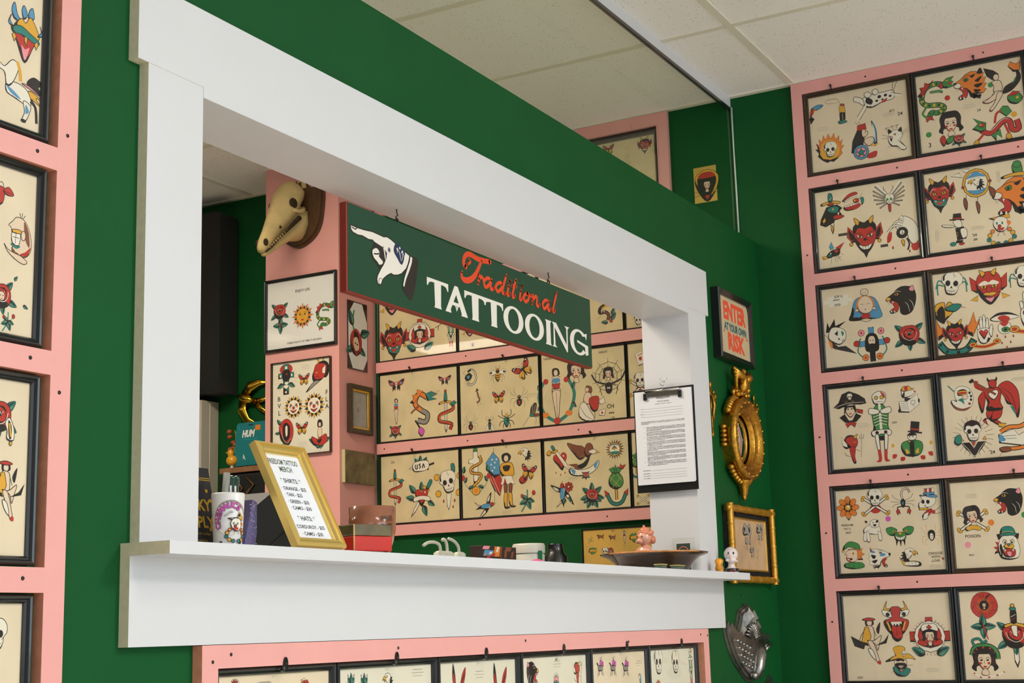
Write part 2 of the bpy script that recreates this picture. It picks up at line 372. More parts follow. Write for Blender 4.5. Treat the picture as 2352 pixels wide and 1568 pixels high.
MOTIF_TEXT = """leaf
B t 0,0 26,24 24,58 0,100 -24,58 -26,24
F k 0,4 -6,40 0,90 -14,62 -16,26
L k 4 0,0 1,85
L y 3 4,10 12,35 10,60
drop
B r 0,60 22,0 0,-30 -22,0
F k -14,0 0,-24 -4,-4
heart
B r 0,55 30,82 62,70 68,35 40,-15 0,-75 -40,-15 -68,35 -62,70 -30,82
F k -60,30 -44,-8 -4,-64 -30,-10 -48,20
F w 28,55 44,58 42,42
rose
U leaf 38,30 62 -50
U leaf -38,32 62 50
U leaf 42,-28 60 -120
U leaf -42,-28 60 125
U leaf 0,-45 50 180
B r 0,62 34,58 60,28 58,-18 36,-52 0,-62 -36,-52 -58,-18 -60,28 -34,58
F k -50,-8 -30,-44 6,-54 40,-40 20,-30 -24,-24
F k -20,40 20,44 40,22 22,30 -10,28
B r 0,42 30,26 34,-8 10,-26 -22,-20 -34,4 -24,32
L w 6 -44,20 -30,-12 4,-30 36,-14 46,18
L w 5 -22,26 0,6 24,24
F k -12,20 10,24 14,6 -4,0
L w 4 -10,12 2,22 12,8
flower
M U leaf 30,-10 60 -70
U leaf 0,-30 70 180
R 8 B r 0,18 22,44 16,78 0,88 -16,78 -22,44
R 8 L k 4 0,25 0,58
E y 0,0 24,24
e w 4,6 10,10
skull
B w 0,95 42,88 68,56 66,18 48,0 42,-32 28,-60 0,-66 -28,-60 -42,-32 -48,0 -66,18 -68,56 -42,88
F k -60,30 -62,60 -36,86 -50,60 -50,34
M e k 26,14 17,20
Q k 0,-2 9,-22 0,-18 -9,-22
L k 5 -34,-34 0,-40 34,-34
L k 3 -20,-30 -19,-54
L k 3 -7,-30 -7,-58
L k 3 7,-30 7,-58
L k 3 20,-30 19,-54
L k 4 12,92 6,72 18,64 10,54
L k 4 -44,-4 -34,-16
L k 4 44,-4 34,-16
flames
P o -50,-70 -78,-40 -70,-20 -92,10 -74,8 -84,48 -62,30 -66,74 -44,52 -36,96 -20,62 -4,100 12,64 34,98 40,54 66,76 62,32 86,46 74,8 94,8 72,-20 80,-42 50,-70 20,-90 0,-82 -20,-90
Q y -46,-60 -64,-30 -60,0 -50,30 -34,50 -10,58 14,56 38,44 54,20 62,-4 62,-36 40,-66 0,-74
skullflame
U flames 0,5 100 0
U skull 4,-10 64 0
bones
L k 22 -80,-60 80,50
L k 22 80,-60 -80,50
L w 12 -80,-60 80,50
L w 12 80,-60 -80,50
M E y 82,58 14,10
M E y 90,42 10,12
M E y 82,-66 14,10
M E y 92,-54 10,12
skullbones
e r 0,-50 42,34
U bones 0,-25 100 0
U skull 0,18 78 0
skullspider
M L t 8 40,10 72,38 92,-10
M L t 8 44,0 80,10 84,-50
U skull 0,0 88 -10
L y 6 10,92 44,80 58,50
devil
M P r 40,20 78,60 84,10 60,-20 46,-16
M F k 52,10 74,44 72,8 58,-10
B r 0,66 40,58 54,24 46,-20 24,-60 0,-78 -24,-60 -46,-20 -54,24 -40,58
F k -48,20 -54,52 -24,78 0,70 26,80 54,52 48,20 30,46 0,40 -30,46
P k -18,-60 0,-100 18,-60 0,-70
M B y 26,56 38,66 46,98 22,78
M P w 10,4 36,16 34,2 18,-2
M e k 24,6 5,6
M L k 6 8,6 24,22 42,22
F k -8,-8 0,-20 8,-8 0,-4
M L k 4 8,-10 22,-24
B w -30,-34 0,-44 30,-34 18,-56 0,-60 -18,-56
L k 3 -14,-38 -12,-58
L k 3 0,-42 0,-60
L k 3 14,-38 12,-58
M L k 3 30,-10 40,6
M E y 66,-26 8,8
oni
U devil 0,0 100 0
B t -32,-22 0,-30 32,-22 30,-56 0,-66 -30,-56
F r -20,-34 0,-40 20,-34 0,-56
M P w -26,-26 -20,-40 -14,-28
M L w 5 14,30 34,34 46,14
M E y 24,8 11,9
M e k 24,8 4,5
mask
M P r 44,30 92,70 86,0 60,-20
M P y 56,-30 98,-52 62,-60
B r 0,86 44,74 62,30 54,-20 34,-56 0,-84 -34,-56 -54,-20 -62,30 -44,74
M B y 24,60 32,64 42,98 14,80
F w -50,24 -20,40 0,30 20,40 50,24 30,12 0,20 -30,12
M E y 26,8 14,8
M e k 26,8 5,6
E r 0,-8 14,16
B y -36,-28 -12,-20 0,-24 12,-20 36,-28 14,-40 -14,-40
B p -24,-46 0,-50 24,-46 0,-76
M L k 4 30,-14 50,-4
M L k 4 34,-28 52,-22
tongue
M B y 20,60 46,66 40,100 60,60 44,40
M B w 18,18 58,30 66,56 30,48
M E k 40,34 9,9
B r 0,72 24,64 20,20 60,4 54,-30 26,-64 0,-60 -26,-64 -54,-30 -60,4 -20,20 -24,64
F k -40,0 0,-14 40,0 30,-44 0,-40 -30,-44
M L y 8 44,-2 30,-44
B r -20,-20 0,-26 20,-20 26,-74 0,-98 -26,-74
F k -18,-76 0,-94 18,-76 0,-84
Q w -26,-8 -18,-22 -10,-10 -4,-22 4,-10 12,-22 18,-8 26,-16 26,-2 -26,-2
L k 4 0,-30 0,-70
panther
B k 60,-80 84,-30 90,20 74,60 44,72 10,74 -20,60 -50,34 -74,20 -84,0 -60,-4 -30,-16 -10,-40 -6,-80 20,-96
B r -76,-2 -40,-6 -14,-26 -20,-66 -58,-78 -66,-62 -40,-46 -48,-22
P w -76,-2 -70,-22 -62,-4
P w -50,-6 -46,-24 -38,-8
P w -62,-72 -58,-54 -50,-70
P w -44,-74 -40,-58 -32,-72
L w 5 -70,-64 -56,-86 -16,-82
B p 50,50 74,74 80,44 64,36
B y -34,34 -14,40 -10,26 -28,22
e k -22,31 6,6
L w 5 -46,38 -20,50 6,42
B y -84,8 -70,20 -54,10 -64,-2 -80,-2
L w 4 24,-20 40,-40 46,-80
L w 4 50,-10 66,-30 70,-60
tiger
P o 60,-70 50,-90 36,-70 20,-84 14,-60 70,-60 90,-40 76,-30 94,-6 78,0 92,30 72,34 86,60 60,54 40,74 10,78 -20,66 -44,44 -74,28 -80,6 -60,-4 -30,-14 -8,-40 0,-70 30,-80
B r -72,-2 -40,-6 -14,-26 -20,-66 -58,-78 -66,-62 -40,-46 -48,-22
P w -74,0 -68,-24 -60,-4
P w -46,-6 -42,-24 -34,-8
P w -62,-74 -56,-54 -48,-72
P w -42,-76 -36,-58 -28,-74
B w -84,14 -66,24 -46,12 -54,-6 -80,-4
e k -78,22 10,7
B g -30,38 -8,44 -6,28 -24,24
e k -18,34 5,6
F k 6,50 36,60 20,40
F k 30,20 70,40 50,10
F k 24,-4 72,-2 44,-24
F k 20,-30 60,-40 34,-52
B k 44,60 66,90 76,56
L k 4 -40,46 -10,58 16,54
wolf
P w 60,-70 50,-90 36,-70 20,-90 14,-66 70,-60 92,-44 76,-30 96,-6 78,0 92,30 72,34 76,80 50,60 30,66 0,60 -30,50 -60,34 -86,20 -80,2 -50,-4 -26,-16 -6,-44 0,-70 30,-80
B r -60,-4 -36,-10 -14,-30 -24,-70 -50,-82 -56,-66 -36,-50 -44,-28
F k 30,10 70,20 50,-14
F k 20,-20 66,-30 40,-48
F b 30,40 74,60 60,34
P r 56,50 72,78 70,46
B o -20,34 0,40 0,26
e k -10,33 5,5
B k -90,22 -76,30 -70,14 -82,8
F b -50,20 -20,30 0,10 -30,6
L k 4 -36,42 -6,52 20,46
P w -60,-6 -56,-24 -48,-8
P w -52,-80 -46,-62 -40,-78
bulldog
P r -60,-40 -96,-50 -74,-26 -98,-6 -70,0 -84,30 -60,24
M P k 30,60 74,80 64,40
B w 0,70 44,58 62,20 70,-30 56,-76 20,-90 -20,-90 -56,-76 -70,-30 -62,20 -44,58
F k -60,-10 -48,-70 -40,-20 -50,16
M F y 10,40 40,34 30,20
M E w 24,24 12,14
M e k 22,22 6,8
M L k 6 8,30 34,46
B y -34,-2 -10,14 10,14 34,-2 20,-18 -20,-18
B t -10,10 10,10 0,-4
B r -38,-26 0,-20 38,-26 34,-66 0,-76 -34,-66
B p -14,-40 14,-40 10,-70 -10,-70
P w -34,-24 -26,-42 -18,-24
M P w 18,-24 26,-42 34,-24
hatbulldog
U bulldog 0,-14 84 0
B t -36,50 -30,84 0,94 30,84 36,50
B t -56,50 0,58 56,50 0,42
L y 6 -32,58 0,66 32,58
bulldogbody
B w -60,0 -20,30 20,40 50,20 60,-20 40,-40 -20,-36 -60,-30
M B w 40,-20 60,-30 66,-80 46,-84 40,-50
B w -40,-20 -24,-20 -20,-86 -40,-86
E w 20,36 34,30
M F k 30,54 50,60 40,40
F k 8,30 34,30 20,14
e k 10,44 4,4
e k 32,44 4,4
eagle
B w -50,60 -10,78 30,66 52,34 44,-6 60,-40 20,-30 -10,-20 -34,10 -60,20
P k 44,44 78,36 58,20 90,4 62,-4 94,-34 60,-34 78,-70 46,-52 40,-90 24,-56 0,-76 0,-40 26,-24 30,10
B y -46,44 -76,44 -92,10 -70,20 -48,14 -36,28
B y -66,14 -46,8 -60,-4
F k -30,44 -8,52 -10,40 -28,34
e y -20,43 4,4
L k 4 -40,54 -10,58
L k 3 10,10 30,30
L k 3 0,-6 24,6
swallow
B k 14,14 30,60 76,98 56,40 40,4
F w 26,30 34,56 60,80 44,40
L k 3 24,20 62,86
B k 0,-14 -36,-40 -84,-90 -10,-60 30,-24
F w -10,-30 -36,-50 -66,-76 -10,-50
P k -34,10 -98,60 -60,8 -98,-8 -34,-12
F w -50,16 -80,44 -56,12
B b -40,12 0,20 40,14 66,6 60,-16 30,-22 -10,-20 -40,-10
F w -10,-8 20,-14 44,-12 30,-18
B r 46,14 70,16 84,2 72,-12 52,-12
P y 82,6 100,0 82,-4
e k 68,6 4,4
eaglewings
B n -20,0 -60,40 -96,96 -40,80 0,70 20,30
L k 3 -70,80 -20,20
L k 3 -50,82 -6,26
L k 3 -30,78 4,30
B n 20,80 46,84 60,56 44,20 20,10 6,40
B k -40,-30 0,-16 40,20 20,-30 -20,-50
P n -40,-20 -92,-20 -50,-40 -84,-60 -30,-50
B w 30,40 60,52 80,40 62,24
P y 76,44 100,30 76,28
B w -80,-40 -20,-54 40,-44 90,-10 80,-50 30,-80 -40,-86 -84,-70
F b -80,-44 -50,-56 -60,-76
F b 60,-30 86,-14 70,-54
U rose 10,-84 26 0
butterfly
M B r 6,10 30,50 70,84 96,76 84,30 50,0
M F k 40,60 70,82 94,74 80,50
M e w 76,66 7,7
M e w 60,72 5,5
M B y 6,0 40,4 70,-20 60,-60 34,-72 10,-30
M F k 40,-50 60,-30 54,-58
M L k 3 8,10 60,50
M L k 3 8,-4 50,-30
B k 0,30 8,16 6,-50 0,-60 -6,-50 -8,16
M L k 3 3,28 14,60 30,66
moth
M B r 6,14 40,40 98,60 84,10 60,-6 20,-8
M F k 50,40 96,58 80,26
M F b 40,20 74,30 60,4
M P k 8,-4 50,-16 44,-70 28,-40 12,-60
B w 0,26 14,16 12,-10 0,-24 -12,-10 -14,16
M e k 6,4 4,5
M L k 3 4,26 12,44
batface
M B g 20,30 60,50 98,40 84,0 44,-10
M L k 4 98,40 60,52 20,32
M F y 24,20 50,24 40,8
M e k 38,17 6,5
B g -40,0 0,14 40,0 34,-40 0,-50 -34,-40
B y -12,10 12,10 0,-14
B w -34,-14 0,-24 34,-14 24,-38 0,-44 -24,-38
L k 3 -18,-20 -18,-38
L k 3 0,-24 0,-44
L k 3 18,-20 18,-38
M P k 14,-44 34,-40 30,-86 20,-56
P k -8,-48 8,-48 0,-92
skullmoth
M F w 10,30 60,98 76,92 30,14
M L k 9 20,26 80,92
M L k 9 24,14 94,66
M L k 9 26,4 96,40
M L k 9 26,-6 92,10
M L k 9 24,-16 80,-20
M L k 9 18,-24 60,-48
M L w 5 20,26 76,88
M L w 5 24,14 90,63
M L w 5 26,4 92,38
M L w 5 26,-6 88,9
M L w 5 24,-16 76,-20
M L w 5 18,-24 56,-46
U skull 0,-6 42 0
M e g 11,0 8,8
B r -7,-36 7,-36 6,-70 0,-80 -6,-70
M L k 3 8,36 30,70 24,82
spider
M L k 5 14,10 50,60 40,96
M L k 5 16,6 70,34 84,60
M L k 5 16,-4 74,-4 90,-50
M L k 5 12,-10 54,-40 44,-90
B k 0,-4 24,-20 26,-50 0,-76 -26,-50 -24,-20
F r 0,-24 10,-40 0,-60 -10,-40
E k 0,8 16,14
M e w 6,12 3,3
spiderface
M L y 6 14,20 40,50 40,98
M L y 6 18,10 66,30 90,80
M L y 6 18,-6 80,-10 80,-80
M L y 6 14,-16 56,-40 50,-90
B k 0,50 30,30 28,-20 0,-50 -28,-20 -30,30
F w 0,20 16,0 10,-34 -10,-34 -16,0
M e k 7,-4 4,4
F r -6,-22 6,-22 0,-28
spiderhat
M F r 76,-64 96,-64 96,-84 80,-80
M F r 38,-80 58,-80 58,-98 40,-96
M e y 92,-20 8,10
B g 0,0 44,-10 52,-40 36,-72 0,-80 -36,-72 -52,-40 -44,-10
F k -10,-10 10,-10 8,-76 -8,-76
F y 14,-60 30,-66 30,-40
F y -14,-60 -30,-66 -30,-40
E w 4,16 22,18
F k -20,24 4,38 28,24 4,20
M e k 8,16 3,3
P k -4,40 4,92 46,84 38,34
P k -16,40 -14,46 54,34 52,26
L r 7 0,54 42,46
P y -18,0 0,-8 18,0 18,-14 0,-8 -18,-14
bee
M B w 12,20 60,44 94,20 70,-2 20,0
M F k 60,30 90,18 66,8
M L k 5 10,30 20,60 14,84
M L k 5 12,-10 50,-30 40,-84
M L k 5 14,4 64,-20 76,-60
B y 0,14 26,0 24,-40 0,-74 -24,-40 -26,0
L k 8 -22,-8 0,-14 22,-8
L k 8 -22,-26 0,-32 22,-26
L k 7 -16,-46 0,-50 16,-46
E k 0,26 18,16
E o 0,46 12,10
fly
M B w 10,0 40,-30 54,-80 24,-74
M L k 3 20,-10 40,-70
B k 0,20 16,8 14,-40 0,-70 -14,-40 -16,8
L y 4 -12,-12 12,-12
E k 0,34 14,12
M L k 4 10,20 44,50 30,84
M L k 4 6,44 20,74
B t -8,-30 8,-30 0,-60
beetle
M L k 7 16,20 50,40 50,92
M L k 7 20,0 70,20 96,40
M L k 7 18,-20 66,-30 84,-70
M L k 7 14,-30 40,-60 36,-92
B t 0,20 30,0 26,-50 0,-90 -26,-50 -30,0
L k 5 0,16 0,-84
F k 4,10 22,-4 16,-50
B y 0,46 20,30 14,16 -14,16 -20,30
M L k 4 4,46 20,70
mosquito
B k -10,0 -6,60 30,96 50,80 30,10
L w 6 2,10 14,80
L y 5 12,10 30,84
L w 5 20,10 42,80
B n 10,4 50,10 80,-4 50,-14 10,-10
E t 0,0 20,14
L k 6 -16,-6 -84,-84
L k 4 0,-10 40,-30 30,-86
L k 4 14,-10 66,-30 60,-80
L k 4 30,-8 90,-30 84,-70
scorpion
M L k 6 12,10 60,30 80,60
M L k 6 12,0 70,4 92,10
M L k 6 12,-10 64,-20 84,-40
L k 16 0,20 -10,60 6,92 40,96 56,66
L w 8 0,20 -10,60 6,92 40,96 56,66
L r 5 20,96 42,94 54,68
B k 0,24 18,6 14,-30 0,-44 -14,-30 -18,6
M L k 8 10,-34 44,-40 40,-64
M B r 34,-56 56,-66 44,-98 36,-80 26,-90
e t 0,-10 8,14
scorpcurl
L k 22 -40,-40 -20,-70 30,-60 56,-10 40,50 0,80 -40,60
L w 10 -40,-40 -20,-70 30,-60 56,-10 40,50 0,80
B k -60,30 -20,50 10,20 -10,-20 -50,-30 -76,0
F b -50,14 -24,24 -20,0 -40,-8
R2 4 L k 5 -50,-10 -90,-50
L k 6 -60,30 -90,50 -70,80
L k 6 -10,30 20,20
roach
L k 20 -20,70 -10,20 10,-30 -30,-60
L n 13 -20,70 -10,20 10,-30 -30,-60
P k -44,70 4,84 0,92 -10,90 -14,110 -34,104 -32,84 -46,80
L k 5 -4,40 30,20
L k 5 4,0 40,-10
L k 5 8,-30 14,-80 30,-84
L k 5 -10,-50 -14,-92 2,-96
e r -24,72 6,4
snakedagger
P w -7,40 7,40 6,-80 0,-98 -6,-80
L k 3 0,40 0,-90
B y -34,42 0,50 34,42 34,34 0,40 -34,34
B t -8,48 8,48 6,84 0,92 -6,84
E r 0,94 6,6
L k 17 34,34 40,10 10,-2 -30,-14 -34,-40 0,-50 30,-60 20,-84
L r 10 34,34 40,10 10,-2 -30,-14 -34,-40 0,-50 30,-60 20,-84
L y 4 40,22 38,6 10,-6 -26,-18 -30,-38 0,-46 26,-58
P t 20,30 44,46 60,36 40,22
daggerwolf
P w -6,10 14,10 8,-80 2,-98 -4,-80
B r -10,56 10,56 14,40 -12,40
B y -44,52 0,60 44,52 40,42 0,50 -40,42
B t -9,58 9,58 9,92 -7,96
L w 4 -8,66 8,76
P k -50,-20 -20,34 30,40 54,20 40,6 50,-10 24,-20 10,-44 -30,-60 -56,-46
B t -20,20 10,34 36,26 30,4 0,0
B r 10,-14 36,-10 60,-20 36,-30 8,-30
P y -44,-30 -30,-14 -26,-30 -40,-44
e y 10,20 5,4
P w 28,0 34,-14 40,2
B y -5,-60 5,-60 2,-96
pantherdagger
U tiger -10,-8 82 0
B g 0,60 24,66 22,98 -6,96
E g 10,98 14,12
B y -40,62 10,70 50,62 50,52 0,58 -40,54
P w 16,-40 40,-44 34,-92 24,-100
P r 24,-80 34,-80 26,-98
heartdagger
U heart 4,-8 66 10
P w -40,64 -24,70 44,-20 60,-60 26,-34
F b -26,52 30,-22 50,-50
B y -60,58 -30,72 -14,62 -40,50
B t -44,64 -32,72 -44,96 -60,92
U drop -30,-70 14 0
U drop 0,-84 14 0
U drop 30,-74 14 0
U drop 56,-66 12 0
B y -70,70 -90,50 -76,36 -60,50
daggerheart
U leaf -40,30 60 40
U leaf -46,0 56 80
U leaf 10,-40 62 200
U leaf 40,-20 50 240
U leaf 0,40 50 0
P w 30,60 44,54 -40,-70 -70,-100 -52,-62
B y 10,54 40,34 50,44 20,66
B t 30,52 44,46 70,86 54,96
U heart 0,0 60 0
B w -50,4 0,14 50,4 50,-18 0,-8 -50,-18
skulldagger
P w -10,-30 14,-30 6,-80 0,-98 -8,-76
B t 20,62 34,66 30,96 14,94
M E y 56,44 14,14
M E y 50,-26 14,14
U skull 0,14 60 12
U drop 30,-60 16 0
U drop -24,-60 16 0
U drop 22,-86 14 0
usa
U leaf -10,20 50 0
U leaf 10,20 46 -40
U leaf -24,18 46 40
P w -96,-10 -60,8 50,20 50,-6 -60,-16
B y 36,30 46,30 50,-20 38,-20
L k 12 50,4 92,14
B w -60,24 40,34 44,-20 -56,-30
L k 7 -46,14 -46,-10 -34,-12 -32,14
L k 7 -8,16 -20,12 -8,-2 -20,-12
L k 7 6,-12 12,16 22,-10
heartclaw
B b -50,40 -60,70 -48,96 -36,60 -20,40
B b -10,50 -18,80 -8,98 6,70
B b 10,60 14,88 28,100 34,66
B y -50,10 -20,50 0,40 20,66 50,30 56,0 0,-10
M B b 50,10 66,30 60,50 72,20
B r -46,0 0,-10 46,-4 30,-40 0,-96 -30,-46
F p -16,-40 0,-50 18,-40 0,-88
B t -58,10 -20,24 20,10 58,-6 50,-20 10,-10 -20,-4 -50,-8
M P y 46,-8 56,-16 46,-38 38,-20
P y -4,-8 8,-8 6,-36 -4,-24
pegasus
B k 20,30 50,60 92,44 70,30 96,10 60,8
B y 40,10 98,-14 60,-6 80,-30 40,-14 60,-36 20,-10
B w -60,10 -20,20 20,10 40,-20 36,-50 10,-40 -30,-30 -60,-20
B w 10,-30 40,-40 34,-70 20,-96 6,-94 16,-66
B w -60,0 -40,10 -20,50 -14,80 -40,90 -70,60 -90,66 -94,50 -70,40
F b -60,0 -40,-20 0,-30 -30,-10
F b 20,-40 34,-60 20,-70
L y 12 -20,90 -8,60 -4,30
B p 0,24 30,24 80,4 40,14
L k 10 38,-24 60,-40 66,-90
E k 12,-96 10,5
laugh
B s -20,90 20,84 50,40 60,-20 40,-60 0,-70 -40,-50 -30,-10 -46,40 -60,50 -40,70
F n 20,80 44,40 50,-20 30,0 20,40
B w -40,30 0,34 -6,-24 -40,-20
B y -40,36 0,40 4,26 -40,24
L k 3 -40,6 -6,6
L k 3 -22,28 -24,-20
L t 8 -46,-24 -20,-36 0,-26
F r 0,-60 40,-56 56,-20 30,-44
B s -60,-50 -80,-30 -60,-60 -20,-84 20,-96 40,-84 10,-66 -20,-60
E s 16,20 12,20
L k 3 0,92 -6,110
L k 3 6,92 8,112
L k 3 12,90 24,106
roseface
U rose 0,0 100 10
B s -24,14 0,26 20,14 18,-14 0,-24 -20,-14
M e k 9,4 4,3
F r -5,-12 5,-12 0,-17
rosepistol
U rose 0,10 90 0
B w 30,-10 50,10 72,-30 70,-72 40,-70 40,-40
F k 44,0 60,-20 60,-66 48,-60
L y 8 50,-10 58,-60
E y 58,-84 6,8
lady
B k 0,90 44,84 66,46 62,0 76,-30 50,-50 40,-20 -40,-20 -50,-50 -76,-30 -62,0 -66,46 -44,84
B s 0,56 28,48 38,20 32,-14 0,-46 -32,-14 -38,20 -28,48
M L k 6 8,20 20,28 32,20
M e k 18,12 8,5
M F r 14,-4 30,2 26,-14
F r -12,-24 0,-20 12,-24 0,-32
L k 3 0,10 -3,-8
B s -12,-40 12,-40 20,-70 -20,-70
F k -30,48 0,64 30,48 0,46
ladybust
U lady 0,16 84 0
B s -50,-56 -16,-44 16,-44 50,-56 40,-90 -40,-90
F w -46,-70 0,-84 46,-70 40,-96 -40,-96
ladyflowers
U lady 0,20 84 0
U rose 34,-66 40 0
B r -60,-50 -40,-30 -30,-60 -44,-90
B g -20,-50 10,-44 0,-74 -30,-80
poisonlady
U bones 0,0 100 0
U lady 0,20 84 8
B y -50,-44 0,-30 50,-44 40,-66 0,-56 -40,-66
ladypirate
B s 0,30 26,20 28,-10 0,-44 -28,-10 -26,20
P k -30,20 -34,-30 -14,10 14,10 34,-30 30,20
P k -90,16 -60,40 -40,84 0,98 50,76 84,50 90,24 60,20 0,26 -60,6
L w 4 -84,14 -40,28 10,34 80,32
U skull 2,64 22 0
M L y 4 10,44 26,40
P r 30,0 70,-10 66,-30 40,-20
M e k 10,2 5,4
F r -8,-22 8,-22 0,-28
P k -60,-40 -30,-24 -10,-60 10,-60 30,-24 60,-40 30,-70 -30,-70
M P r 0,-66 30,-76 20,-98 0,-80
pinup
B k -14,96 14,96 20,70 -14,66
E s 2,78 12,14
B r -30,92 0,100 30,92 0,86
B s -14,64 16,60 20,20 14,0 -14,0 -20,30
P y -20,60 -4,62 6,20 -10,-20 -40,-10
B s -14,4 16,2 50,24 40,-10 30,-40 20,-10
B s -10,-2 12,-4 30,-60 36,-90 26,-92 10,-50
L k 4 -16,56 -40,20 -50,-10
L k 3 16,56 30,20
P k 20,-20 70,-10 84,30 60,0
P k -20,-10 -84,24 -70,-20 -30,-34
F r 28,-84 40,-84 40,-98 28,-96
B w -10,-30 10,-40 20,-80 0,-60
B k 30,50 50,80 40,30
standlady
B k -14,98 10,98 16,74 -12,70
E s 0,82 10,13
B s -16,66 16,66 12,30 18,10 -18,10 -12,30
L s 8 -16,62 -40,30 -56,0
L s 8 16,62 36,40
P r -18,40 18,40 12,20 -12,20
B s -16,10 16,10 12,-40 6,-92 -4,-92 -12,-40
L k 3 0,6 1,-86
F b -14,60 14,60 10,44 -10,44
L k 2 -16,62 -18,10 -12,-40 -4,-92
wreathlady
U standlady 0,4 92 0
L t 12 -50,50 -70,0 -50,-60 -10,-90
L t 12 50,50 70,0 50,-60 10,-90
M U leaf 64,20 24 -20
M U leaf 60,-30 24 -140
M e o 46,-66 14,10
e r 0,-90 14,12
M e r 40,52 10,10
cuplady
B n -10,98 20,90 20,60 -10,64
E s -6,78 12,13
B s -16,62 14,56 24,10 -10,0 -30,20
B r 6,30 60,34 54,-30 30,-44 10,-20
L k 6 34,-44 34,-80
B w -50,0 -20,10 10,-40 30,-84 -20,-90 -60,-60
L k 3 -50,-10 -20,-60 20,-84
P w 60,10 90,30 98,0 70,-10
P w 60,-40 98,-36 90,-70 60,-66
e r 78,-54 6,8
webhead
R 10 L k 4 0,10 0,98
R 10 L k 3 0,80 28,68 50,62
R 10 L k 3 0,55 18,46 33,45
U lady 0,10 44 0
M L k 8 10,-40 70,-20 96,20
M L k 6 10,-46 50,-50 40,-96
B k -20,-40 0,-30 20,-40 16,-80 0,-90 -16,-80
e w -5,-60 4,5
e w 5,-60 4,5
mermaid
P k -60,60 -70,98 -30,80 -10,60 -20,30 -40,40
E s -22,48 12,14
B s -40,32 -8,30 0,0 -10,-20 -36,-16 -34,8
B k 10,0 50,20 60,50 40,84 70,60 76,20 40,-20 0,-30
P o 30,84 40,104 62,88 80,100 76,60 50,56
F g 20,0 50,14 56,34 40,10
B s -30,-14 0,-18 -20,-40 -60,-60 -86,-50 -50,-34
L k 3 -30,-20 -80,-54
B s -20,-20 0,-26 -20,-60 -50,-96 -60,-90 -36,-60
B g 20,-40 60,-36 76,-64 50,-84 20,-70
P r 16,-44 40,-26 70,-34 50,-44
e y 56,-56 6,6
L k 4 70,-60 96,-50 86,-30
swordlady
P r -30,84 10,90 14,60 -34,56
L k 3 -20,84 -40,104
L k 3 -12,84 -24,106
P k -34,60 -60,10 -70,-50 -40,-60 -10,-30 4,30 0,56
B s -8,60 14,52 20,36 4,20 -10,26
e k 8,46 3,3
B b 40,98 60,50 60,-20 46,-30 50,30
F w 44,80 54,40 52,-10
L y 7 30,-30 66,-26
B s 4,10 40,14 46,-10 20,-30 0,-10
F r 10,-70 56,-60 50,-90 10,-90
E b -20,-54 38,38
E p -20,-54 26,26
P t -20,-30 -13,-47 4,-48 -9,-59 -4,-76 -20,-66 -36,-76 -31,-59 -44,-48 -27,-47
fisher
L k 5 20,40 0,90 -60,98 -84,84
L k 2 -84,84 -60,70 10,66
P r 10,44 24,56 46,48 46,38
P y 6,34 44,36 50,-10 10,-10
P k 8,-10 48,-10 46,-60 8,-60
B t 0,-60 50,-66 50,-78 4,-80
L w 5 28,-14 28,-56
fish
B b -60,60 0,90 60,80 30,50 -30,40
B r -60,50 -20,50 -50,0 -70,-30
P k -60,-10 -30,-40 -70,-90 -80,-30
F o -30,50 -10,50 -40,20
e k 36,72 5,5
dogs
B w -60,20 -20,26 30,20 70,14 66,-20 20,-20 -30,-30 -60,-10
B w -60,20 -90,40 -98,24 -80,10 -60,-10
B w -20,26 -34,44 -50,36 -40,16
B w 10,24 4,44 -14,40 -10,20
L w 9 -50,-10 -98,-60
L k 3 -52,-4 -98,-50
L k 3 -46,-20 -90,-66
L w 8 60,0 98,-20
L k 3 60,8 100,-14
L k 4 66,14 80,56
L k 4 70,10 96,50
F k -40,20 -20,0 -30,-16 -50,0
e k 10,6 8,7
e k 36,4 7,6
e k -4,-8 6,5
e k 54,-6 6,5
e k 20,-10 5,4
F r 10,-20 40,-10 30,-24
cat
B w -40,40 0,60 40,50 50,10 30,-20 70,-80 40,-90 10,-60 -30,-50 -50,-10
M F k 20,50 44,74 46,40
F k 10,-10 60,-70 40,-40
F k -40,20 -30,-20 -20,10
B y -10,30 4,34 2,22
e k -4,28 3,4
E p -28,10 10,8
L k 3 -40,20 -90,40
L k 3 -40,10 -94,14
L k 3 40,30 90,60
L k 3 42,20 90,40
L k 4 -60,-50 0,-60 20,-90
L k 6 -60,90 -50,60
L k 6 -20,96 -10,66
L k 6 20,96 10,70
L k 5 -70,80 30,92
dragon
L k 26 50,60 10,76 -40,60 -60,10 -40,-20 20,-30 40,-50 10,-66 -20,-60 -30,-80
L g 19 50,60 10,76 -40,60 -60,10 -40,-20 20,-30 40,-50 10,-66 -20,-60 -30,-80
D k 5 50,60 10,76 -40,60 -60,10 -40,-20 20,-30 40,-50 10,-66 -20,-60 -30,-80
D2 y 9 10,76 -40,60 -60,10 -40,-20 20,-30 40,-50 10,-66
P r 0,96 -20,80 -40,90 -44,70 -66,70 -58,50 -78,30 -62,20
P r -50,-70 -20,-80 -10,-100 -30,-92 -44,-104
P g 36,70 60,92 96,96 80,80 94,70 70,66 96,50 60,44 40,50
P r 34,80 20,60 36,44 44,60
F r 70,72 90,64 70,60
e y 62,82 5,4
L g 9 -20,40 20,40 40,30
L k 3 -20,34 20,32 40,24
L g 9 -40,-30 -60,-60 -40,-84
L k 3 -46,-30 -66,-60
dragonside
L k 26 -60,-10 -20,-30 30,10 60,10 70,-30 96,-30 90,10
L r 19 -60,-10 -20,-30 30,10 60,10 70,-30 96,-30 90,10
L w 4 -50,0 -18,-18 30,20 60,18
P g -60,30 -90,50 -70,20 -96,0 -60,-20 -40,-10 -36,20
P r -56,24 -70,10 -50,0 -40,14
e y -60,14 4,4
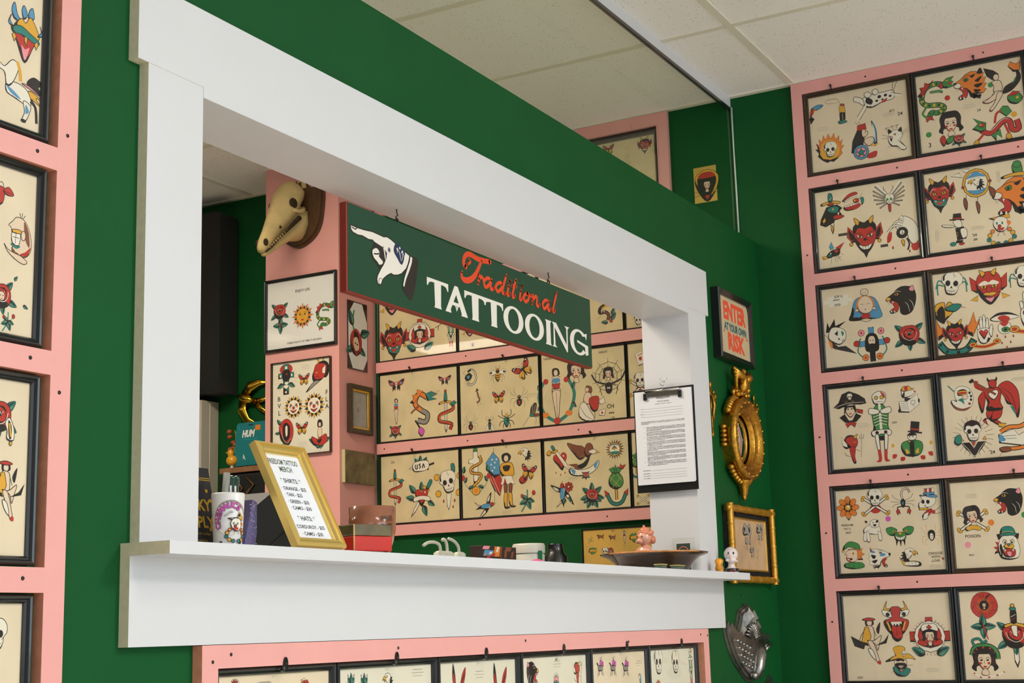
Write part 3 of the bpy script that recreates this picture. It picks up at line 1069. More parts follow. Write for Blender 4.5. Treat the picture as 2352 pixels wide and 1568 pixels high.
P g -20,-40 0,-70 4,-40 24,-60 20,-20
L r 10 -40,-20 -80,-60
L r 10 40,0 56,-50
P y -90,-56 -76,-48 -70,-66 -80,-72 -96,-68
P y 44,-46 60,-44 66,-70 50,-74 40,-64
P g 20,60 40,80 60,76 74,50 50,30
L r 10 0,10 10,50 30,60
dragonbrown
L k 24 30,60 -10,80 -30,40 0,10 30,-10 20,-40 -20,-30
L o 16 30,60 -10,80 -30,40 0,10
L e 16 0,10 30,-10 20,-40 -20,-30
P o 10,90 -20,98 -20,80 -44,76 -36,60 -56,46 -38,40
P t 20,76 50,84 80,70 50,60 76,50 30,46
L r 5 50,66 90,84
L n 8 -10,30 -40,10 -50,0
L k 8 -30,-30 -10,-60 -6,-70
B m -6,-60 14,-76 0,-100 -16,-80
cherrymouth
B r -90,20 -40,66 20,80 40,60 -20,44 -84,14
B r -84,-40 -20,-30 40,-20 60,-40 20,-66 -60,-70
P w -80,14 -20,44 40,58 36,42 -20,30 -76,4
P w -80,-30 -20,-20 44,-8 40,-24 -20,-36 -78,-42
L k 2 -60,24 -58,12
L k 2 -40,34 -38,20
L k 2 -20,40 -18,28
L k 2 0,48 2,34
L k 2 20,52 22,40
L k 2 -56,-26 -56,-38
L k 2 -30,-22 -30,-36
L k 2 -4,-18 -4,-32
L k 2 20,-14 20,-28
B r 0,14 30,24 50,10 40,-14 10,-12
e y 14,6 8,8
L k 4 44,10 80,60
B t 60,20 84,24 90,-10 70,-40 66,0
hand8
B w -30,40 -10,80 20,90 60,60 80,10 76,-40 50,-60 30,-30 20,0
L k 12 -50,40 -20,70 10,60
L w 7 -50,40 -20,70 10,60
L k 12 -70,20 -40,50 0,40
L w 7 -70,20 -40,50 0,40
E k 0,10 28,28
E w 0,12 13,13
L k 4 -3,16 3,20 0,12 5,6 -3,6 0,12
F r -70,10 -50,20 -56,-20 -76,-30
L k 8 20,-20 30,-50 20,-80
F r 40,-56 80,-50 70,-84 46,-84
U drop -50,-60 18 0
U drop 30,-88 16 0
U drop 84,-88 16 0
B y -8,-30 8,-30 4,-60
P w -10,84 6,98 14,70
wingmask
P r 20,40 60,20 98,80 60,60
P b -20,30 10,40 -10,98 -30,60
B k -60,-20 -20,20 20,30 60,20 50,-20 0,-30 -40,-40
F t -50,-20 -20,-6 -20,-24
F r 10,20 50,20 30,0
B y -60,-20 -96,-20 -80,-44 -50,-36
R2 4 L k 3 10,-20 20,-80
L k 3 -10,-20 -20,-86
L k 3 30,-10 60,-70
L k 3 50,0 90,-30
e w -20,0 6,6
dreamcatcher
E y 0,40 52,56
E w 0,40 42,46
F b -36,60 0,84 36,60 0,66
F b -36,16 0,-6 36,16 0,12
U eagle 0,38 34 0
L k 3 -40,0 -44,-50
L k 3 0,-14 0,-60
L k 3 44,0 48,-20
B n -48,-10 -38,-30 -44,-60 -52,-34
B n -6,-30 6,-50 0,-80 -6,-56
B n 44,20 66,0 58,-30 48,-6
P w -50,70 -90,80 -60,90
P w -30,84 -60,104 -20,98
E r -50,30 5,5
E r 50,40 5,5
wolfhat
P k -20,66 -16,98 30,96 30,62
P r -22,66 -20,74 32,70 32,60
P k -40,60 -40,68 46,58 44,50
B w -20,52 20,56 30,20 10,10 -30,30 -80,40 -84,30 -50,18 -10,20
L k 3 -76,28 -30,20
P k -10,10 40,14 50,-60 -4,-66
B w 20,0 50,0 56,-40 30,-60 20,-30
E t -30,-84 18,12
E r 20,-88 16,8
P k -10,-66 30,-66 24,-84 -14,-80
e y 0,-20 3,3
e y 0,-36 3,3
clown
P y -60,54 10,60 20,98 50,60 54,44 -40,44
E k 20,74 8,7
B w -10,56 30,46 40,10 20,-24 -14,-26 -36,4 -34,36
F o 34,30 56,20 40,0
E r -6,4 9,9
M F r -6,-8 20,-6 6,-22
e t -18,22 5,8
e t 10,20 5,8
M E y 60,-40 12,12
M E t 66,-64 12,12
M E y 46,-84 12,12
M E t 20,-92 12,12
M E o 44,-20 11,11
M L k 4 10,-30 20,-50
sun
R 12 P o -14,56 14,56 0,98
R2b 12 P k -9,56 9,56 0,84
E y 0,0 58,58
M L k 5 12,22 24,28 36,20
M e k 22,12 8,5
F r -14,-26 0,-22 14,-26 0,-36
L k 4 0,14 -5,-8
sunclown
R 12 P y -15,60 15,60 0,98
R2b 12 P k -13,60 13,60 0,92
E w 0,0 62,62
M F r 22,30 40,20 36,-10 28,6
M e t 22,14 9,7
M L k 4 12,26 34,28
E r 0,-6 13,13
B r -32,-22 0,-30 32,-22 0,-48
sunmush
R 20 P n -6,66 6,66 3,98
E y 0,0 64,64
E w 0,0 54,54
F t -48,-24 0,-20 48,-24 30,-46 -30,-46
B y -26,4 0,28 26,4
F k -26,8 0,32 26,8 0,18
L k 5 0,2 0,-24
F b -40,34 0,52 40,34 0,40
buddha
B s -20,66 -16,92 16,92 22,66 0,54
F k -10,60 0,50 12,60 0,54
M L k 3 5,80 14,80
L k 3 -8,68 8,68
B b -20,50 -60,30 -84,-40 -96,-80 -20,-84 0,-60 20,-84 90,-80 84,-30 60,30 20,50
B s -14,50 14,50 40,20 44,-20 20,-50 -20,-50 -44,-20 -40,20
M L o 8 18,52 44,20 50,-20
L k 3 -30,8 -8,4
L k 3 30,8 8,4
e k 0,-26 4,3
F r -24,-56 24,-56 20,-76 -20,-76
M E s 50,-26 12,8
B s -30,-84 0,-80 30,-88 0,-98
punkskull
P k -60,30 -50,84 -40,54 -10,98 -8,60 50,80 10,50 0,30
B w -30,50 10,50 40,30 44,0 36,-20 10,-40 -20,-30 -50,0
Q k -16,20 4,34 0,6
F t 20,30 34,20 26,2
Q k 4,-2 14,-14 2,-14
L k 3 20,-20 40,-22
L k 3 24,-12 24,-30
L k 3 32,-12 32,-30
P k -30,-20 0,-50 40,-50 96,-98 10,-70 -20,-60 -44,-40
L k 4 -50,0 -70,20 -84,0 -60,-20
F o -50,-10 -30,-30 -34,-60
punkfront
R 24 L k 2 0,60 0,98
U skull 0,14 62 0
F k -34,60 0,78 34,60 40,30 24,52 0,46 -24,52 -40,30
P k -60,-30 -20,-30 0,-60 20,-30 60,-30 40,-60 0,-104 -40,-60
P r -10,-30 10,-30 0,-50
L w 4 -56,-30 -30,-60 0,-98 30,-60 56,-30
M P y 44,-20 56,-4 60,-24
B t -84,0 -60,10 -56,-20 -70,-40 -90,-30
jesus
P k -16,98 16,98 16,24 70,24 70,-10 16,-10 16,-98 -16,-98 -16,-10 -70,-10 -70,24 -16,24
F b -12,94 12,94 12,60 -12,60
F b 40,20 66,20 66,-6 40,-6
F b -40,20 -66,20 -66,-6 -40,-6
B k -30,50 0,64 30,50 40,0 30,-40 -30,-40 -40,0
B s -14,44 14,44 20,10 0,-20 -20,10
F k -16,0 16,0 0,-40
M e k 8,22 4,3
L t 7 -70,10 -80,-40 -30,-90
L t 7 70,10 80,-40 30,-90
L t 7 -60,40 -80,10
L t 7 60,40 80,10
M E p 56,70 18,18
M e r 56,70 7,7
M E r 86,12 17,17
M E o 40,-72 18,18
M e r 40,-72 7,7
onisnake
L k 26 -60,-50 -30,-86 30,-86 64,-50
L t 16 -60,-50 -30,-86 30,-86 64,-50
D k 6 -60,-50 -30,-86 30,-86 64,-50
M P o 30,-20 60,-40 90,20 74,10 70,50 54,10
U devil 0,-26 56 0
B y -70,50 -60,90 -30,96 -30,70 -14,96 4,80 0,60 -30,30 -40,20
F k -60,60 -40,84 -30,60 -36,30
B t -30,70 0,86 30,80 10,60 -10,60
L r 4 26,74 44,68
handheart
B w -30,10 -36,50 -24,50 -18,20
B w -18,10 -20,84 -6,84 -2,20
B w -4,10 0,92 12,92 12,20
B w 10,10 18,76 28,74 26,10
B w -30,20 28,20 34,-30 10,-60 -20,-60 -34,-30
B w 26,0 40,40 50,30 40,-30
U heart -2,-12 34 0
F k 20,-30 30,-40 10,-56
L y 20 -60,-70 0,-80 60,-66
L r 11 -60,-70 0,-80 60,-66
E y -66,-62 20,14
e r -66,-62 12,8
E y 66,-56 20,14
e r 66,-56 12,8
eyetears
B w -70,60 -30,86 30,84 76,60 30,50 -30,46
F k -72,60 -30,90 30,88 76,62 30,76 -30,76
F r -30,66 0,76 30,60 20,40 -10,44
E w 0,10 34,34
F r -20,40 20,40 10,20 -10,20
E g 4,0 20,14
e k 4,0 9,7
U drop -60,10 16 0
U drop 60,0 16 0
U drop -40,-30 16 0
U drop 0,-40 16 0
U drop 40,-40 16 0
U drop -20,-70 16 0
U drop 24,-70 16 0
U drop 4,-94 14 0
skeleton
B w 0,98 18,90 18,72 10,62 -12,62 -18,72 -18,88
F r 4,96 16,88 16,76
M E y 8,80 5,5
L k 3 -10,68 10,68
P g -10,60 10,60 24,40 20,0 24,-20 12,-40 -12,-40 -24,-20 -20,0 -24,40
L w 7 0,62 0,-20
M B w 2,44 28,52 30,36 6,34
M L w 6 0,32 20,26
M L w 6 0,24 20,18
M L w 6 0,16 18,10
M L w 6 0,8 16,2
M L k 2 0,28 20,22
M L k 2 0,20 20,14
M L k 2 0,12 18,6
B w -24,-12 24,-12 24,-28 0,-22 -24,-28
M e k 12,-18 5,5
M B w 8,-26 18,-28 12,-70 6,-70
M F r 5,-68 13,-68 12,-92 20,-98 5,-98
M L k 2 8,-26 6,-70
reader
B w -40,60 -20,84 20,80 40,60 50,50 20,30 -20,20 -40,30
F k -36,40 -20,60 -24,20 -40,24
P y -46,66 -30,92 10,94 24,74 44,78 30,66 -20,60
F r -20,90 0,94 0,68 -16,64
F k -20,20 20,10 10,-10 -20,-6
e r 44,54 6,5
P w -60,0 -10,-4 60,36 66,-30 0,-76 -60,-70
L k 3 -10,-4 -4,-74
L k 3 -50,-14 -16,-16
L k 3 -50,-26 -14,-28
L k 3 -50,-38 -14,-40
L k 3 -50,-50 -12,-52
E w 28,-14 14,14
L k 3 28,-24 30,-44
e k -62,-60 7,12
e k 66,-6 6,14
imp
B k -60,30 -30,84 20,80 30,40 -10,10 -40,0
B r -40,60 0,80 36,60 34,20 10,0 -20,10
P w -30,30 -66,80 -60,20 -30,10
B y 10,70 40,92 26,60
B r -16,4 20,4 14,-50 20,-90 6,-94 -6,-60
L k 4 16,0 50,-20
L k 4 54,-60 66,60
L k 4 50,60 56,84
L k 4 66,60 66,92
L k 4 78,60 80,84
L k 4 50,60 80,62
L k 4 -10,-50 -40,-40 -50,-20
e y 18,40 5,3
L k 3 10,20 30,26
palette
B w -10,84 40,70 70,20 60,-50 10,-84 -50,-70 -80,-20 -60,-6 -40,-20 -50,20 -40,66
F n -70,-30 -40,-76 10,-84 50,-60 0,-70 -40,-56
B y -30,40 -20,56 20,60 36,36 20,24 -24,20
F r -28,40 0,44 30,40 20,30 -20,30
F k -30,50 0,62 30,50 0,52
B s 0,20 30,24 36,0 10,-10
E k 50,34 6,8
E k 58,10 6,8
E k 56,-14 6,8
E r 44,-40 8,7
F t -30,-10 0,0 10,-40 -10,-20
L t 7 -50,50 -90,96
devilguitar
B r 20,60 60,80 94,40 96,-30 84,-70 70,-20 50,-10 40,20
L k 4 30,60 70,20 84,-60
L k 4 30,50 56,10 60,-20
F t 60,-20 74,-30 80,-60
B r -30,50 -60,20 -50,-40 -36,0
B r -16,60 16,60 30,40 24,0 30,-30 -30,-30 -24,0 -34,40
B r -14,88 14,88 12,62 0,56 -12,62
M B k 8,84 20,88 18,102 12,92
L r 14 -28,50 -64,70 -60,92
L k 3 -36,50 -68,66
B w -20,34 10,50 20,36 0,10
L n 9 -84,98 10,30
P k -92,92 -76,104 -70,94 -84,84
B r -28,-28 0,-30 -4,-60 20,-84 10,-92 -30,-60
B r 0,-30 28,-28 20,-60 -10,-76 -20,-66
F k -24,-26 24,-26 24,-34 -24,-34
P y 10,-84 40,-88 30,-104 10,-98
P r -50,-70 -30,-90 -40,-60 -20,-60
booksnake
P w -90,10 -20,30 0,0 60,30 90,-10 10,-50 -90,-30
F b -80,10 -60,-20 -90,-20
L k 3 -70,0 -10,0
L k 3 -70,-12 -10,-14
L k 22 -80,20 -40,40 10,40 50,60
L o 15 -80,20 -40,40 10,40 50,60
L k 20 90,-20 40,-50 -10,-60 -50,-60
L o 13 90,-20 40,-50 -10,-60 -50,-60
B n -50,-50 -90,-54 -80,-74 -40,-70
L r 4 -80,-74 -96,-96
P r 30,70 40,98 50,80 64,96 60,66
P w 36,40 56,40 54,66 38,66
samskull
B w -30,20 -40,50 30,60 50,20 30,-10 0,-20 -40,-30 -60,-20 -56,10
e k -30,16 10,13
e k 0,14 11,13
Q k -20,-4 -12,-14 -24,-14
P w -20,96 44,98 44,50 -24,56
P r -14,96 0,96 -4,56 -16,56
P r 14,97 28,97 26,54 12,54
B b -40,50 40,56 60,40 20,40 -40,60
P b -24,72 44,72 44,58 -24,60
P y -60,-20 0,-24 0,-36 -58,-34
B r -10,-40 20,-30 10,-60 -30,-90 -40,-70
P w -30,-60 0,-50 -10,-90 -40,-96
L k 4 20,-50 60,-30 90,0
L k 4 20,-60 60,-60 90,-50
e r 30,-50 12,12
jester
B g -60,70 -20,98 40,80 50,40 10,50 -30,60 -70,40
E y -70,34 8,8
P o -36,46 40,46 30,30 10,40 -10,28 -26,40
B s -30,40 30,36 36,0 10,-40 -30,-40 -50,-20 -44,10 -60,10
P o 30,30 70,50 56,20 80,10 50,-10 66,-30 30,-30
e y 0,16 8,9
e k 0,16 3,5
L r 7 -50,-14 -20,-20 -30,-34
e k -16,-22 10,8
B g -60,-50 0,-44 60,-50 70,-80 0,-90 -64,-76
L k 4 -30,-50 -34,-80
L k 4 0,-48 0,-84
L k 4 30,-50 34,-80
ftpeagle
U eagle 10,20 80 0
B y -80,-40 -30,-24 50,-26 90,10 70,-30 50,-60 -70,-70
B w -60,-34 40,-30 44,-56 -60,-62
L k 4 -40,-40 -40,-56
L k 4 -10,-38 -10,-54
L k 4 16,-40 16,-56
L k 3 -46,-38 -30,-38
nursecircle
P r -16,98 18,98 18,70 -16,70
P r -98,30 -70,30 -70,-20 -98,-20
P r 98,30 70,30 70,-20 98,-20
R 30 L k 2 0,76 0,90
E w 0,4 76,76
E r 0,8 58,60
F k -50,-10 0,-50 50,-10 0,-30
U lady 0,0 56 0
B w -40,30 -30,64 30,64 42,30 0,40
P r -5,60 5,60 5,53 12,53 12,45 5,45 5,38 -5,38 -5,45 -12,45 -12,53 -5,53
M B r 10,-30 50,-10 60,-30 20,-46
U leaf 30,-84 70 -60
U leaf -30,-84 70 60
cowboy
B s -30,20 30,20 36,-30 0,-60 -36,-30
B k -30,-10 30,-10 34,-40 0,-50 -34,-40
F s -16,-26 16,-26 0,-40
B w -10,-30 10,-30 0,-36
P k -34,14 34,14 20,0 0,6 -20,0
B y -96,0 -50,30 -30,40 -40,84 0,98 34,84 30,50 60,46 96,10 60,20 0,14 -50,6
F k -96,4 -60,24 -70,6
U skull 26,44 22 0
L y 8 24,10 30,40
M P k 10,-40 70,-70 20,-50
B t -50,-40 -30,-30 0,-66 30,-40 60,-50 30,-90 -30,-84
L k 3 20,-30 76,-20
poppylady
R 5 B r 0,10 50,30 56,80 0,96 -56,80 -50,30
R 5 L k 6 0,40 0,80
R 24 L y 4 0,30 0,56
E k 0,0 34,34
U lady 0,-2 34 0
leafcross
R 4o U leaf 0,0 95 45
L r 8 0,10 30,-98
snakelady
L k 22 -60,20 -40,60 20,66 60,40 66,0
L g 14 -60,20 -40,60 20,66 60,40 66,0
L k 14 -40,60 -50,90 -20,98 0,80 20,90
L t 9 -40,60 -50,90 -20,98 0,80 20,90
U lady 0,-14 84 0
D r 5 -50,30 -30,50 20,56 54,34
L w 9 -60,-60 -20,-86 40,-80 90,-60
D r 4 -60,-60 -20,-86 40,-80 90,-60
rosedagger
P w -9,60 9,60 7,-80 0,-100 -7,-80
F b 1,60 6,60 4,-70
U rose 0,0 62 0
P w -10,30 10,40 8,-4 -4,0
B y -34,34 0,42 34,34 30,26 0,34 -30,26
B k -8,42 8,42 10,80 -8,80
L r 5 -8,50 8,58
L w 5 -8,60 8,68
E t 0,86 10,6
E y 0,96 6,6
crosssnake
P w -10,98 10,98 12,60 34,56 34,40 12,38 10,-50 -10,-50 -12,38 -34,40 -34,56 -12,60
P g -10,98 0,108 10,98 10,88 -10,88
L k 14 20,70 24,40 -20,20 -20,0 24,-10 20,-30 -16,-60
L y 8 20,70 24,40 -20,20 -20,0 24,-10 20,-30 -16,-60
L n 4 24,60 24,38 -16,18 -18,2 24,-12 18,-32
L t 6 -60,20 -56,-40 -20,-84
L t 6 60,20 56,-40 20,-84
M U leaf 60,0 30 10
M U leaf 56,-40 26 30
M U leaf 36,-66 26 70
M e r 62,-20 10,12
E y 0,-78 20,18
e o 0,-78 10,9
flaglady
L k 4 -30,98 -30,-80
P b -32,84 -10,60 -8,10 -30,0 -50,20 -60,50
P r -50,20 -30,0 -8,10 0,-20 -10,-60 -30,-40 -44,-10
L w 4 -48,10 -20,-50
L w 4 -36,6 -10,-52
e w -36,60 3,3
e w -26,50 3,3
e w -40,44 3,3
e w -28,34 3,3
e w -20,60 3,3
e w -36,24 3,3
B k 0,72 20,78 34,66 26,50 4,50
E s 16,60 9,11
B y 0,44 36,44 44,10 30,0 4,0 -8,20
F k 4,36 30,36 24,20 8,20
P w 2,4 34,4 46,-24 -6,-24
P r 10,-2 16,-24 4,-24
B n 6,-24 18,-24 16,-54 8,-54
B n 24,-24 36,-24 32,-54 24,-54
B y 6,-54 18,-54 16,-92 26,-98 6,-98
B y 22,-54 34,-54 36,-90 48,-96 26,-94
poppybutterfly
B r -60,-60 -20,-50 0,-20 -20,10 -60,0 -80,-30
F k -40,-40 -10,-30 -20,-10
U butterfly 10,30 74 -12
stem
L t 12 0,90 0,20 -10,-20 -60,-90
U leaf 0,10 70 60
U leaf 0,0 80 110
U leaf 0,0 80 200
U leaf 0,10 70 250
E r 60,60 16,20
L k 4 10,0 60,50
E r -50,40 12,16
swallowflower
U swallow 0,0 96 90
U flower 50,50 40 0
U leaf 50,-20 40 200
U leaf 20,-30 40 160
bigrose
R 7 U leaf 0,30 70 0
U rose 0,0 78 0
pineanchor
L k 16 0,10 0,-70
L y 9 0,10 0,-70
L k 20 -50,-40 -30,-80 0,-92 30,-80 50,-40
L t 12 -50,-40 -30,-80 0,-92 30,-80 50,-40
M P r 40,-36 64,-20 60,-54
B g 0,70 34,40 36,0 0,-20 -36,0 -34,40
L y 4 -30,40 20,-10
L y 4 30,40 -20,-10
L y 4 0,60 34,20
L y 4 0,60 -34,20
M P g 0,60 10,90 36,80 20,60
B g -6,60 0,100 6,60
P r 20,80 30,104 34,92 56,98 40,76
parrot
B b 0,80 40,60 50,0 40,-80 10,-40 -10,20
F w 0,70 20,50 10,10 -10,30
B y -10,74 -34,60 -20,40 0,54
e k 4,58 5,5
P r 0,-20 20,-40 30,-98 0,-60
horse
B e -50,10 0,20 40,10 50,-20 20,-30 -40,-30
L k 10 -40,-20 -60,-80
L w 5 -40,-20 -60,-80
L k 10 40,-20 60,-80
L w 5 40,-20 60,-80
L k 9 -20,-20 -30,-70
L k 9 20,-20 30,-70
B k -50,10 -80,40 -60,44 -40,20
B m -16,10 20,20 30,60 0,70
E w 8,76 10,12
L k 4 10,60 40,100
B m 30,40 60,50 60,10 34,10
ears
B k -40,-96 -70,0 -60,90 -36,20 -26,-90
F r -42,-80 -60,-10 -56,30 -36,-20
B r 20,-96 40,0 90,60 84,0 40,-90
F k 34,-40 60,0 84,40 66,-10
tuft
R5 P k -6,40 6,40 0,98
B p -60,-40 -50,20 0,44 50,20 60,-40
B t -60,-40 0,0 60,-40 40,-96 -40,-96
E y 30,-40 14,14
e k 30,-40 7,7
E w -26,-44 14,14
e k -26,-44 7,7
flowertop
M L k 3 10,-20 50,60
L k 3 -10,-20 -90,0
M E p 52,66 8,10
E b 0,80 8,10
M U leaf 10,-30 90 -30
U leaf 0,-30 110 0
E o 0,-50 34,30
F r -20,-60 0,-50 20,-60 0,-76
crown
R5 B r -10,10 10,10 8,60 0,98 -8,60
B r -60,-60 -50,10 0,20 50,10 60,-60
bird
B r -40,0 -10,50 30,40 20,-40 -30,-60
B r 20,30 60,60 98,20 50,10
L k 4 20,30 96,24
E y -40,50 10,20
L k 4 -20,60 10,80 30,40
card3
P w -60,60 30,90 70,-50 -20,-80
L r 8 -30,40 30,60
e r 4,4 20,24
L k 4 -40,10 -60,40
snakehead
L k 30 60,70 0,90 -60,70 -70,30 -20,30 10,0 0,-40
L y 18 50,70 0,82 -50,64
D k 5 60,70 0,90 -60,70
L n 14 -60,40 -20,30 10,0 0,-40
P w -60,50 -54,20 -46,46
P w -36,44 -30,22 -24,40
L r 4 -40,20 -90,-20
U leaf 30,-40 70 -40
U leaf 0,-60 60 80
U leaf 40,0 60 -20
E r 30,-50 14,14
E e 0,0 1,1
clawfoot
L k 9 -80,-20 -20,0 30,30 80,70
L k 9 -30,-60 -20,0
L r 5 -80,-20 -20,0
wornrose
B n -40,0 0,60 40,20 40,-30 0,-50 -36,-30
L k 4 -20,0 0,40 20,10
M U leaf 30,-30 60 -110
B y -60,-20 60,-10 60,-40 -60,-46
foxes
P n -60,0 -90,40 -60,30 -50,60 -40,30 40,20 70,60 60,10 50,-20 60,-60 30,-24 -30,-20 -50,-60 -50,-20
F k -90,36 -60,30 -50,56 -56,10
L y 5 -40,0 40,0
banner
P g -80,40 -40,70 -20,50 10,76 30,50 80,60 80,20 -80,0
B y -80,20 0,36 80,20 80,-20 0,-6 -80,-24
P g -60,-24 60,-20 40,-60 10,-40 -10,-70 -40,-50
fern
L k 6 -60,-80 0,-20 10,80
L g 9 -60,20 0,0
L g 9 60,40 0,-10
L g 9 -50,-30 0,-20
L g 9 70,-20 0,-40
demonprint
B e -70,60 -30,90 10,70 50,90 80,50 60,0 20,20 -40,10 -76,20
F k -60,60 -40,30 -30,60
F k 30,70 60,50 40,30
B e -40,0 0,-10 -10,-40 -40,-40
B e 30,-10 60,-4 60,-40 34,-40
L k 3 0,10 -10,-60 10,-90
L k 3 -60,-60 -20,-80
shieldlady
B y -70,60 0,98 70,60 60,-20 0,-96 -60,-20
F k -56,50 0,80 56,50 48,-10 0,-76 -48,-10
M e w 20,66 5,5
F r -30,80 30,80 50,50 -50,50
U lady 0,0 52 0
L k 5 -96,-30 90,-50
L k 5 96,-20 -90,-60
F r -14,-60 14,-60 0,-84
flowerhead
L g 8 -10,98 -20,50 -4,10
U leaf -20,40 60 20
U leaf 30,10 60 -70
U leaf 20,-40 46 -120
U leaf -20,-40 46 120
B r 0,30 34,0 30,-50 0,-70 -30,-50 -34,0
F k -10,20 14,10 20,-30 -10,-20
B s -14,-6 10,-2 20,-40 -4,-56 -18,-30
e k -4,-24 4,4
e k 8,-28 4,4
B r -20,-40 0,-60 20,-50 0,-72
sketch
L e 2 -60,80 0,40 40,70 20,0 60,-40 0,-80
L e 2 50,90 -30,20 -60,-40 -10,-60 40,-20
L e 2 -40,-90 0,-30 30,40 -20,80
F e -10,10 10,20 10,-14 -6,-10
M L e 2 10,20 50,50 30,80
ladyrose
U leaf -40,-60 50 60
U leaf 40,-60 50 -60
B r -60,-20 -10,-40 50,-10 60,-60 0,-90 -56,-70
F k -20,-50 20,-40 0,-70
B s -10,30 16,30 20,-20 -10,-30
B k -10,84 20,80 24,40 -14,40
E s 4,54 12,15
e k 8,56 3,3
L k 4 0,-90 10,-110
U leaf 0,-96 34 70
U leaf 0,-96 34 -70
coffin
B r -60,60 0,98 50,60 60,-20 20,-90 -40,-60 -60,-10
B k -30,50 0,70 30,40 30,-30 0,-60 -26,-30
B w -10,40 10,44 10,-20 -6,-30
L w 5 -50,40 -30,-40 10,-76 40,-40
U leaf -50,60 50 40
U leaf -60,0 40 90
U leaf -10,-80 50 120
crosspanther
R 20 L y 5 0,60 0,90
e r 0,60 50,34
P t -20,90 20,90 22,40 60,36 60,4 22,6 20,-98 -20,-98 -22,6 -60,4 -60,36 -22,40
P w -10,80 10,80 10,60 -10,60
P w 36,30 50,28 50,12 36,12
P w -36,30 -50,28 -50,12 -36,12
B k -24,50 20,56 34,20 20,-10 -20,-14 -30,20
F w -10,-20 20,-24 0,-40
e r 4,30 6,5
B w -20,-40 20,-40 10,-60 -10,-60
M U leaf 24,-30 50 -120
P w -8,-76 8,-76 8,-90 -8,-90
devilside
P y -10,60 -20,100 10,64
P y 14,66 30,98 36,60
B k -10,60 40,74 70,40 60,-10 30,-20
B r -40,20 -20,60 40,56 50,20 30,-20 0,-40 -40,-40 -50,-10
L k 4 -36,20 -10,24
e y -20,12 6,4
L k 4 -40,-20 -10,-10 0,-26
P w 20,30 44,50 40,0 20,0
B e -40,-40 0,-40 -30,-60 -96,-98
"""
